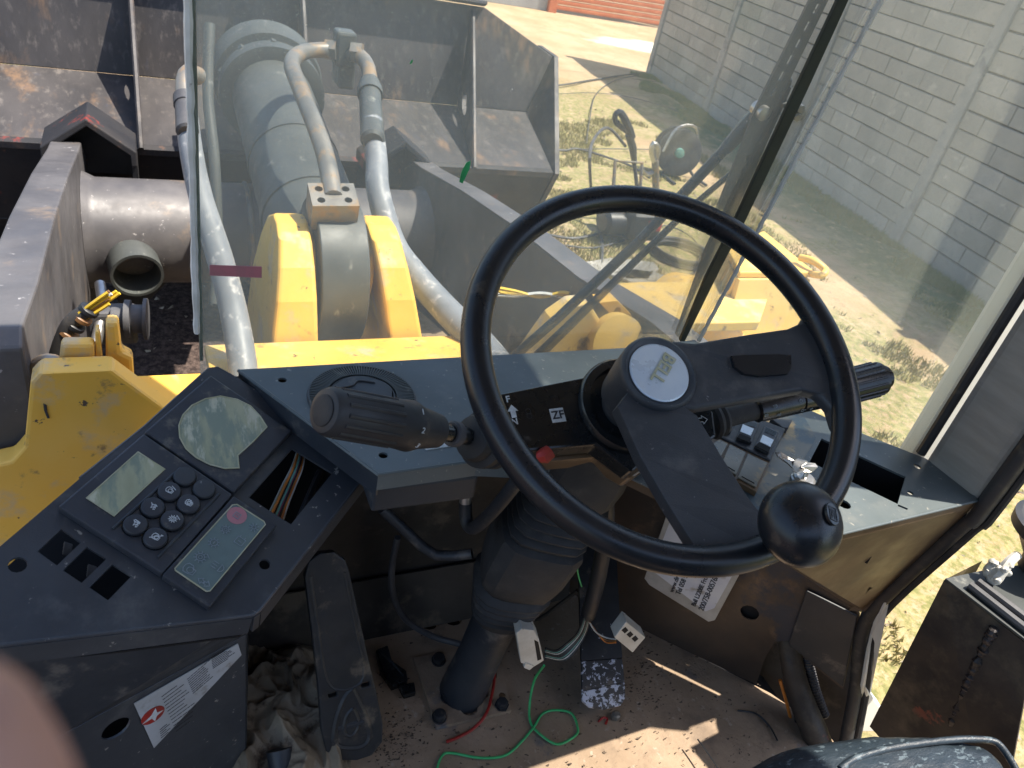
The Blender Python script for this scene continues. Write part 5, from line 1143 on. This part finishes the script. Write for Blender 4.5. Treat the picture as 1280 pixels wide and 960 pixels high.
MB().tube(q, .0055, 8, sub=4).build('toe_ridge', 'worn_pedal', bpd, smooth=True)
q = [bpp(x, y, -.002) for x, y in ((441, 885), (448, 905), (440, 918), (430, 915), (433, 895), (441, 885))]
MB().tube(q, .004, 8, sub=4).build('toe_ridge', 'worn_pedal', bpd, smooth=True)
MB().tube([bpp(x, y, -.0015) for x, y in ((388, 720), (398, 790), (408, 850), (430, 862), (455, 845), (445, 790), (430, 715))], .003, 8, sub=4).build('side_rib', 'worn_pedal', bpd, smooth=True)
MB().box(bpp(430, 900, -.03), (.05, .05, .05)).build('pedal_mount', 'slate_dark', bpd, bevel=.004)
pA, pB, pC = atz(730, 880, FZ+.045), atz(782, 878, FZ+.045), aty(750, 690, .80)
an = planar(pA, pB, pC); app = lambda x, y, o=0: pl(x, y, pA+an*o, an)
apd = thing('accelerator_pedal', 'narrow black accelerator pedal with chipped silver paint at its tip', 'pedal', pA)
ol = [(722, 640), (768, 640), (772, 720), (776, 800), (780, 840), (782, 872), (776, 882), (755, 887), (737, 884), (728, 876), (726, 800), (724, 720)]
ol1 = [(722, 640), (768, 640), (772, 720), (776, 800), (778, 822), (727, 826), (726, 800), (724, 720)]
ol2 = [(727, 826.5), (778, 822.5), (780, 840), (781, 852), (727.5, 864)]; ol3 = [(727.5, 864.5), (781, 852.5), (782, 872), (776, 882), (755, 887), (737, 884), (728, 876)]
m = MB(); m.prism([app(*p) for p in ol3], -an*.007); m.build('pedal_pad', 'pedal_bare', apd, bevel=.0015, label='worn silver pedal tip')
m = MB(); m.prism([app(*p) for p in ol1], -an*.007); m.build('pedal_pad', 'pedal_chip', apd)
m = MB(); m.prism([app(*p) for p in ol2], -an*.007); m.build('pedal_pad', 'pedal_tip', apd, bevel=.0015, label='chipped silver pedal tip')
MB().tube([app(742, 850, -.008), atz(735, 868, FZ+.01)], .012, 10).build('pedal_mount', 'slate_dark', apd, smooth=True)

# ================================================================== SMALL THINGS ON DASH AND FLOOR
# switch bank on the right wing of the dash
c7 = lambda x, y, h=0: atz(870+x/6.857, 500+y/6.857, DZ+h)
sb = thing('switch_bank', 'black bank of rocker switches with pale windows on the right dash', 'switch panel', c7(450, 330))
MB().prism([c7(*p, .012) for p in ((40, 235), (250, 40), (770, 245), (640, 515))], V((0, 0, -.0115))).build('frame', 'panel_plastic', sb, bevel=.002)
MB().prism([c7(*p, .010) for p in ((640, 155), (830, 165), (790, 240), (745, 235))], V((0, 0, -.0095))).build('frame', 'panel_plastic', sb, bevel=.001)
for (q, wnd, bk) in (([(415, 165), (545, 195), (480, 360), (350, 318)], [(402, 205), (497, 245), (470, 305), (378, 268)], [(375, 285), (475, 325), (458, 362), (352, 320)]), ([(590, 215), (712, 270), (628, 450), (505, 392)], [(573, 295), (668, 340), (638, 400), (547, 355)], [(540, 362), (640, 405), (622, 448), (508, 392)]), ([(245, 90), (370, 130), (300, 270), (175, 225)], [(225, 170), (325, 190), (300, 230), (235, 215)], [(215, 215), (305, 240), (290, 268), (180, 230)])):
    MB().prism([c7(*p, .017) for p in q], V((0, 0, -.0052))).build('rocker', 'panel_plastic', sb, bevel=.0015)
    MB().prism([c7(*p, .0182) for p in wnd], V((0, 0, -.001))).build('window', 'cap_silver', sb, bevel=.0004)
    MB().prism([c7(*p, .0176) for p in bk], V((0, 0, -.001))).build('rocker_edge', 'void', sb)
    a, b = V(q[0]+(0,)), V(q[1]+(0,)); e = (V(wnd[0]+(0,))-a)
    for k in range(4):
        p1 = a.lerp(V(q[3]+(0,)), .07+.055*k)+(b-a)*.14; p2 = b.lerp(V(q[2]+(0,)), .07+.055*k)-(b-a)*.14
        MB().tube([c7(p1.x, p1.y, .0176), c7(p2.x, p2.y, .0176)], .0006, 5).build('grip_line', 'print_grey', sb)
MB().prism([c7(*p, .009) for p in ((165, 298), (640, 525), (520, 785), (300, 660), (40, 420))], V((0, 0, -.0085))).build('blank_frame', 'tan_metal', sb, bevel=.001)
for q in ([(200, 335), (275, 370), (205, 500), (110, 400)], [(290, 375), (430, 445), (345, 640), (215, 560)], [(445, 455), (615, 535), (515, 745), (360, 660)]):
    MB().prism([c7(*p, .0115) for p in q], V((0, 0, -.0024))).build('blank_cover', 'tan_console', sb, bevel=.001)
    a, b = V(q[3]+(0,)), V(q[2]+(0,)); MB().tube([c7(*(a.lerp(b, .15)+V((8, -18, 0)))[:2], .0117), c7(*(a.lerp(b, .85)+V((8, -18, 0)))[:2], .0117)], .0007, 5).build('blank_slot', 'void', sb)
# sheet around the right dash switches: tan reflection put into its colour
m = MB(); m.prism([dz(x, y)+V((0, 0, .0006)) for x, y in ((868, 500), (905, 500), (1000, 512), (1020, 548), (1004, 575), (1005, 590), (985, 605), (965, 640), (930, 650), (880, 620), (850, 560))], V((0, 0, -.0005)))
wq_ = m.build('sheen_plate', 'tan_console', db)
# ignition lock and key
ig = thing('ignition_key', 'silver key standing in the ignition lock of the right dash', 'key', dz(1004, 603))
kc_ = dz(1003, 603)
MB().lathe(kc_, UPZ, [(0, .0165), (.004, .0165), (.0055, .0145), (.008, .0140), (.010, .0115), (.010, .006)], 28).build('lock_barrel', 'bare_metal', ig, smooth=True)
z_ = DZ+.028
kq = lambda x, y, z=z_: atz(x, y, z)
MB().prism([kq(988, 579), (kq(997, 574)), kq(1008, 577), kq(1012, 582), kq(1004, 590), kq(996, 592), kq(991, 590)], V((0, 0, .002)), ).build('key_bow', 'bare_metal', ig, bevel=.0006)
MB().prism([kq(969, 566, z_+.004), kq(975, 566, z_+.004), kq(992, 577, z_), kq(990, 586, z_), kq(984, 580, z_), kq(977, 575, z_), kq(971, 571, z_+.003)], V((0, 0, .002))).build('key_blade', 'bare_metal', ig)
MB().prism([atz(1001, 583, DZ+.035), atz(1008, 579, DZ+.037), atz(1020, 580, DZ+.033), atz(1023, 584, DZ+.030), atz(1016, 590, DZ+.024), atz(1009, 592, DZ+.012), atz(1003, 590, DZ+.020)], V((.0, .002, 0))).build('key_bow', 'bare_metal', ig, bevel=.0006)
MB().tube([kc_+V((0, 0, .008)), kc_+V((.003, .004, .022))], .003, 8).build('key_blade', 'bare_metal', ig, smooth=True)
# licence card in clear frame
lcn = thing('label_card', 'white printed card in a clear frame behind the lower wheel rim', 'card', kk(865, 700))
OC = .035
cq = [kk(837, 633, OC), kk(806, 722, OC), kk(812, 730, OC), kk(886, 776, OC), kk(894, 774, OC), kk(958, 655, OC), kk(880, 620, OC)]
MB().prism(cq, kn*.003).build('clear_frame', 'frame_clear', lcn, bevel=.001)
MB().prism([kk(842, 640, OC+.0034), kk(814, 712, OC+.0034), kk(882, 764, OC+.0034), kk(893, 760, OC+.0034), kk(946, 664, OC+.0034), kk(880, 628, OC+.0034)], kn*.0004).build('paper', 'paper_white', lcn)
lu = (kk(920, 718, OC)-kk(894, 774, OC)).normalized(); TO = OC+.0040
for s_, x, y, sz in (('www.dir', 841.5, 741, .0115), ('Tel 058 92', 850, 744, .0125), ('Bell L2208E Front End Loader', 869, 758.5, .0115), ('200/758-00576/A', 879, 764, .0135)):
    text(s_, sz, kk(x, y, TO), lu, kn, 'print_dark', lcn, bold=.0002)
# bent rod, hoses under dash
U = lambda x, y, yy: aty(x, y, yy)
tag(MB().tube([U(478, 636, .76), U(512, 668, .74), U(545, 694, .72), U(590, 692, .70)], .008, 10, sub=2).build('bent_rod', 'slate_dark', smooth=True), 'bent black steel rod running from under the dash to the column', 'rod')
bh = thing('braided_hose', 'braided silver-and-black hose dropping beside the steering column', 'hose', U(582, 600, .70))
MB().tube([U(583, 590, .70), U(582, 628, .69)], .0085, 12).build('braid', 'bare_metal', bh, smooth=True)
MB().tube([U(582, 628, .69), U(583, 650, .68), U(592, 660, .66), U(615, 640, .63), U(640, 610, .60), U(655, 590, .585)], .009, 12, sub=5).build('hose_sleeve', 'rubber', bh, smooth=True)
tag(MB().tube([U(497, 672, .80), U(490, 710, .80), U(492, 745, .80), U(508, 775, .79), atz(540, 795, FZ+.04), atz(575, 805, FZ+.03)], .0055, 8, sub=6).build('grey_cable', 'hose_dark', smooth=True), 'thin grey cable hanging in front of the dark front wall', 'cable')
tag(MB().tube([U(756, 600, .66), U(758, 650, .665), U(748, 720, .67), U(735, 770, .67)], [.010, .012, .013, .012], 14, sub=6).build('cable_sleeve', 'rubber', smooth=True), 'thick black cable sleeve hanging right of the steering column', 'cable')
hr = thing('wiring_harness', 'bundle of dark wires bending to a white plug above the floor', 'wires', U(735, 770, .67))
for i in range(14):
    o = (i-7)*.8; P = [U(735+o*.6, 765, .67), U(728+o, 790, .66+o*.001), U(715+o*1.3, 808+o*.6, .65), U(700+o, 820+o*1.2, .64), U(682, 817+o*1.2, .635)]
    MB().tube(P, .0016, 6, sub=5).build('wire', ['w_black', 'w_black', 'w_teal', 'w_black', 'w_white', 'w_black', 'w_black'][i % 7], hr, smooth=True)
def plug(px4, y_, lab, holes_px):
    t = thing('wire_plug', lab, 'plug', U(*px4[0], y_))
    MB().prism([U(x, y, y_) for x, y in px4], V((.006, .024, -.004))).build('plug_body', 'white_plastic', t, bevel=.0015)
    for q in holes_px: MB().prism([U(x, y, y_-.0006) for x, y in q], V((0, .001, 0))).build('terminal_hole', 'void', t)
    return t
t = plug([(645, 792), (652, 786), (668, 788), (674, 800), (680, 826), (667, 834), (651, 829)], .60, 'milky white wire plug at the end of the wire bundle, left of the pedal', [[(668, 800), (673, 803), (677, 824), (672, 826)]])
MB().prism([U(657, 829, .598), U(668, 833, .598), U(662, 838, .598), U(655, 835, .598)], V((0, .006, 0))).build('latch', 'white_plastic', t, bevel=.0008)
t = plug([(783, 777), (807, 797), (791, 816), (768, 797)], .60, 'cream white three-pin plug lying over the accelerator pedal edge', [[(777+i*6.3, 788+i*5.3), (782+i*6.3, 784+i*5.3), (785.5+i*6.3, 788+i*5.3), (781+i*6.3, 792+i*5.3)] for i in range(3)])
for i in range(3): tag(MB().tube([U(737, 778, .655), U(745+i*2, 790+i*2, .645), U(758, 797+i*3, .635), U(770, 799+i*2, .62)], .0014, 6, sub=5).build('wire', ['w_white', 'w_brown', 'w_orange'][i], smooth=True), ['thin white wire', 'thin brown wire', 'thin orange wire'][i]+' running to the cream three-pin plug', 'wire')
FZW = FZ+.004
Z = lambda x, y, h=0: atz(x, y, FZW+h)
gw_ = [U(680, 832, .61), Z(668, 850, .05), Z(662, 880, .01), Z(664, 905), Z(680, 922), Z(700, 928), Z(718, 922), Z(722, 908), Z(715, 893), Z(697, 887), Z(680, 892), Z(668, 908), Z(652, 928), Z(630, 946), Z(600, 948), Z(565, 942), Z(552, 945), Z(548, 962), Z(546, 990)]
gw_ = [p+V((random.uniform(-1, 1)*.003, random.uniform(-1, 1)*.003, abs(random.gauss(0, .002)))) if 3 < i else p for i, p in enumerate(gw_)]
tag(MB().tube(gw_, .0021, 8, sub=6).build('green_wire', 'w_green', smooth=True), 'thin green wire looping over the dusty cab floor', 'wire')
tag(MB().tube([Z(617, 822, .04), Z(618, 845, .02), Z(614, 872, .012), Z(606, 895, .01), Z(590, 912), Z(572, 922), Z(558, 927)], .0026, 8, sub=6).build('red_wire', 'w_red', smooth=True), 'red wire lying over the column base plate', 'wire')
tag(MB().tube([U(721, 690, .68), U(722, 715, .68), U(727, 733, .68)], .0014, 6, sub=3).build('green_wire', 'w_green', smooth=True), 'short green wire end beside the hanging cable sleeve', 'wire')
tag(MB().tube([Z(748, 902), Z(754, 897), Z(759, 899), Z(757, 905)], .002, 6, sub=4).build('wire_scrap', 'w_red', smooth=True), 'tiny red wire scrap on the floor below the accelerator pedal', 'wire')
tag(MB().tube([Z(630, 745, .05), Z(665, 775, .03), Z(700, 755, .05), Z(722, 738, .09)], .004, 8, sub=4).build('floor_cable', 'firewall', smooth=True), 'dark cable behind the steering column near the front wall', 'cable')
tag(MB().tube([Z(922, 888), Z(945, 892), Z(962, 908), Z(972, 926)], .0016, 6, sub=5).build('thin_wire', 'w_black', smooth=True), 'thin black wire curling on the sunlit floor by the seat', 'wire')
tag(MB().tube([Z(872, 924, .03), Z(885, 942, .03), Z(898, 962, .03)], .0014, 6, sub=3).build('thin_wire', 'w_black', smooth=True), 'straight dark wire end in front of the seat', 'wire')
clp = thing('black_clip', 'broken black plastic clip lying between pedal and column base', 'clip', Z(495, 840))
MB().prism([Z(470, 812, .02), Z(485, 806, .03), Z(490, 825, .02), Z(508, 838, .01), Z(510, 850, .01), Z(490, 858, .01), Z(476, 838, .01)], V((0, 0, -.014))).build('clip_body', 'black_gloss', clp, bevel=.002)
MB().prism([Z(498, 856, .01), Z(518, 852, .01), Z(520, 866, .01), Z(505, 870, .01)], V((0, 0, -.010))).build('clip_foot', 'black_gloss', clp, bevel=.002)
bt = thing('bottle_neck', 'dark blue bottle neck poking out of the rag at the bottom edge', 'bottle', Z(345, 955))
MB().lathe(Z(352, 965, .05), (aD*-1+aR*-.2), [(-.03, .018), (0, .016), (.012, .011), (.03, .010), (.031, .012), (.04, .012), (.041, .003)], 24).build('neck', 'slate_dark', bt, smooth=True)
# floor debris
m = MB(); random.seed(21)
for i in range(1500):
    if i < 260: x, y = random.gauss(800, 26), random.gauss(850, 26)
    elif i < 520: x, y = random.gauss(490, 22), random.gauss(925, 22)
    else: x, y = random.uniform(470, 960), random.uniform(790, 990)
    p = Z(x, y, -.002)
    if not (-.05 < p.x < .98 and -.4 < p.y < .84): continue
    s = random.choice((.0007, .0009, .0012, .0018, .0026)); q = [p+V((random.uniform(-1, 1)*s*1.6, random.uniform(-1, 1)*s, random.uniform(0, 1)*s)) for _ in range(5)]
    m.add(q, [(0, 1, 2), (0, 2, 3), (0, 3, 4), (1, 2, 3), (2, 3, 4), (0, 1, 4)])
tag(m.build('floor_grit', 'grit', kind='stuff'), 'crumbs of dry mud and grit on the cab floor around the pedals', 'grit')
for i, (x, y, s, mt, lb) in enumerate(((769, 896, .008, 'pipe_steel', 'small grey nut on the floor at the accelerator pedal tip'), (627, 872, .006, 'tan_metal', 'small stone on the floor beside the column base plate'))):
    tag(MB().lathe(Z(x, y), UPZ, [(0, s), (s, s), (s*1.2, s*.6)], 7).build('small_nut' if i == 0 else 'small_stone', mt), lb, 'nut' if i == 0 else 'stone')

# rag
random.seed(5)
rg0 = [atz(222, 915, FZ), atz(300, 815, FZ), atz(395, 830, FZ), atz(420, 965, FZ)]
m = MB(); NX, NY = 190, 220
xa, xb, ya, yb = .015, .245, .50, .86
def ragh(x, y):
    u = (x-(xa+xb)/2)/((xb-xa)/2); v = (y-(ya+yb)/2-.0)/((yb-ya)/2); r = math.sqrt(u*u*1.0+v*v)+.22*noise.noise(V((x*11, y*11, 4)))
    base = max(0, 1-max(0.001, r)**2.6)
    p = V((x*9, y*9, 1.3)); wv_ = noise.noise(p)*1.3; 
    rd = 0
    wx = x+.018*noise.noise(V((x*18, y*18, 5))); wy = y+.018*noise.noise(V((x*18, y*18, 15)))
    for f, a in ((1.0, .020), (2.0, .011), (3.7, .005)):
        nn = noise.noise(V((wx*15*f, wy*10*f, 2.1*f))); rd += a*(1-abs(nn)*2.2)
    ang = math.atan2(y-.70, x-.12); rd += .007*math.sin(ang*8+wv_*3)*min(1, r*1.4)
    return (.062*base**.6+rd)*min(1, base*2.2)-.012*(base < .02)
for i in range(NX+1):
    for j in range(NY+1):
        x = xa+(xb-xa)*i/NX; y = ya+(yb-ya)*j/NY; h_ = ragh(x, y)
        sx = noise.noise(V((x*14, y*14, 9)))*.014; sy = noise.noise(V((x*14, y*14, 19)))*.014
        m.v.append(V((x+sx*1.3, y+sy*1.3, FZ+.0+h_)))
for i in range(NX):
    for j in range(NY):
        a = i*(NY+1)+j; m.f.append((a, a+NY+1, a+NY+2, a+1))
tag(m.build('crumpled_rag', 'rag', smooth=179), 'crumpled brown rag heaped on the floor left of the brake pedal', 'rag')

# ================================================================== LEVER BOX AND SEAT (right)
lb_ = thing('lever_box', 'rusty black steel lever box with a weld seam right of the seat', 'box', (1.0, .3, -1.0))
T1 = atz(1180, 725, -.69); T2 = atz(1292, 812, -.69); T3 = T2+V((.25, -.02, 0)); T4 = T1+V((.10, .015, 0))
Bq1 = atx(1087, 908, .985); Bq2 = Bq1+(T2-T1)*1.6+V((-.02, -.02, 0))
nb = planar(T1, T2, Bq1)
MB().add([T1, T2, Bq2, Bq1, T1-nb*.004, T2-nb*.004, Bq2-nb*.004, Bq1-nb*.004], [(0, 1, 2, 3), (7, 6, 5, 4), (0, 3, 7, 4), (1, 5, 6, 2), (2, 6, 7, 3), (0, 4, 5, 1)]).build('side_plate', 'rusty_box', lb_)
T5 = T1+V((.0, .0, 0)); tq = [atz(1180, 725, -.689), atz(1232, 714, -.689), atz(1330, 700, -.689), T2+V((.2, 0, .001)), T2+V((.0, 0, .001))]
MB().prism(tq, V((0, 0, .004))).build('top_plate', 'cylinder_paint', lb_, bevel=.001)
MB().add([T1, T4, Bq1+V((.1, .02, 0)), Bq1], [(0, 1, 2, 3)]).build('end_plate', 'rusty_box', lb_)
bx2 = lambda x, y, o=.004: pl(x, y, T1+nb*o, nb)
pts = crv([bx2(1242, 785), bx2(1225, 820), bx2(1205, 865), bx2(1188, 912)], 60)
MB().tube([p+V((random.uniform(-.002, .002), 0, random.uniform(-.001, .001))) for p in pts], [.0055+random.uniform(-.002, .002) for _ in pts], 8).build('weld_seam', 'bead', lb_)
tz = lambda x, y, h=.004: atz(x, y, -.689+h)
for a, b in (((1212, 731), (1300, 800)), ((1222, 727), (1305, 790))):
    MB().tube([tz(*a, .010), tz(*b, .010)], .006, 8).build('slide_rail', 'hose_dark', lb_, smooth=True)
gb2 = thing('lever_gaiter', 'round grey rubber lever gaiter on top of the lever box at the right edge', 'gaiter', tz(1275, 720))
gc = tz(1290, 712)
MB().lathe(gc, (0, 0, 1), [(0, .020), (.02, .022), (.05, .045), (.062, .056), (.064, .062), (.080, .064), (.082, .056), (.07, .03), (.07, .005)], 32).build('cup', 'rubber', gb2, smooth=True)
MB().lathe(gc+V((.005, 0, .07)), (0.1, 0, 1), [(0, .035), (.03, .033), (.05, .022), (.055, .004)], 24).build('lever_knob', 'black_gloss', gb2, smooth=True)
random.seed(11)
rp = [tz(1240, 722, .01), tz(1236, 715, .02), tz(1244, 708, .03), tz(1250, 716, .022), tz(1243, 724, .018), tz(1254, 712, .035), tz(1262, 702, .045), tz(1272, 694, .05)]
m = MB(); m.tube(rp, [.006, .008, .009, .0075, .009, .008, .007, .006], 8, sub=5)
for k in range(16):
    c_ = rp[random.randint(0, 6)]+V((random.uniform(-1, 1), random.uniform(-1, 1), random.uniform(-.5, 1)))*.006; m.lathe(c_, V((random.random(), random.random(), 1)), [(-.005, .001), (-.003, .004), (0, .0055), (.003, .004), (.005, .001)], 8)
tag(m.build('knotted_string', 'white_plastic', smooth=True), 'knotted dirty white string tied by the lever gaiter', 'string')
se = thing('seat', 'black creased leather seat cushion with piping at the bottom right', 'seat', (.72, .1, -.8))
sz_ = -.74
fe = [(890, 1000), (912, 970), (943, 946), (980, 926), (1040, 913), (1110, 907), (1180, 909), (1225, 918), (1250, 936), (1268, 962)]
F_ = [atz(x, y, sz_) for x, y in fe]
def seat_sec(s, z): 
    c_ = V((.70, .02, 0)); return [V((c_.x+(p.x-c_.x)*s, c_.y+(p.y-c_.y)*s, z)) for p in F_+[V((F_[-1].x, .0, sz_)), V((F_[-1].x, -.2, sz_)), V((F_[-1].x, -.35, sz_)), V((F_[0].x+.05, -.35, sz_)), V((F_[0].x, -.2, sz_)), V((F_[0].x, .0, sz_))]]
def dens(P):
    o = []; n_ = len(P)
    for i in range(n_):
        p0, p1, p2, p3 = P[i-1], P[i], P[(i+1) % n_], P[(i+2) % n_]
        for j in range(6):
            t = j/6; o.append(.5*((2*p1)+(p2-p0)*t+(2*p0-5*p1+4*p2-p3)*t*t+(3*p1-p0-3*p2+p3)*t*t*t))
    return o
secs = [dens(seat_sec(s, z)) for s, z in ((.30, sz_+.004), (.55, sz_+.006), (.75, sz_+.005), (.88, sz_+.001), (.95, sz_-.007), (.985, sz_-.018), (1.0, sz_-.035), (1.0, sz_-.07), (.98, sz_-.10), (.93, sz_-.12))]
for S_ in secs:
    for p in S_: p.z += .0035*noise.noise(V((p.x*28, p.y*28, 3)))+.002*noise.noise(V((p.x*70, p.y*40, 8)))
loft('cushion', secs, 'leather', se)
MB().tube([atz(x, y, sz_+.002) for x, y in ((1050, 962), (1070, 948), (1110, 936), (1160, 928), (1205, 924), (1240, 926), (1252, 934))], .0042, 10, sub=6).build('piping', 'leather', se, smooth=True)
MB().tube([atz(x, y, sz_+.002) for x, y in ((1252, 934), (1262, 948), (1272, 966))], .0042, 10, sub=3).build('piping', 'leather', se, smooth=True)

# ================================================================== photographer's finger by the lens
def camp(px, py, d):
    c_ = V((px-640, py-480, F_PX)).normalized()*d; return V((aR.dot(c_), aF.dot(c_), -aD.dot(c_)))
fg = thing('finger', 'out-of-focus pink fingertip reaching in at the lower left corner', 'finger', camp(-60, 1000, .07))
fa = [camp(20, 1320, .075), camp(-30, 1150, .073), camp(-80, 1010, .070), camp(-112, 920, .068), camp(-128, 880, .067), camp(-138, 855, .0665)]
m = MB(); m.tube(fa, [.0088, .0085, .0080, .0070, .0052, .0022], 24, sub=6); m.build('fingertip', 'skin', fg, smooth=True)
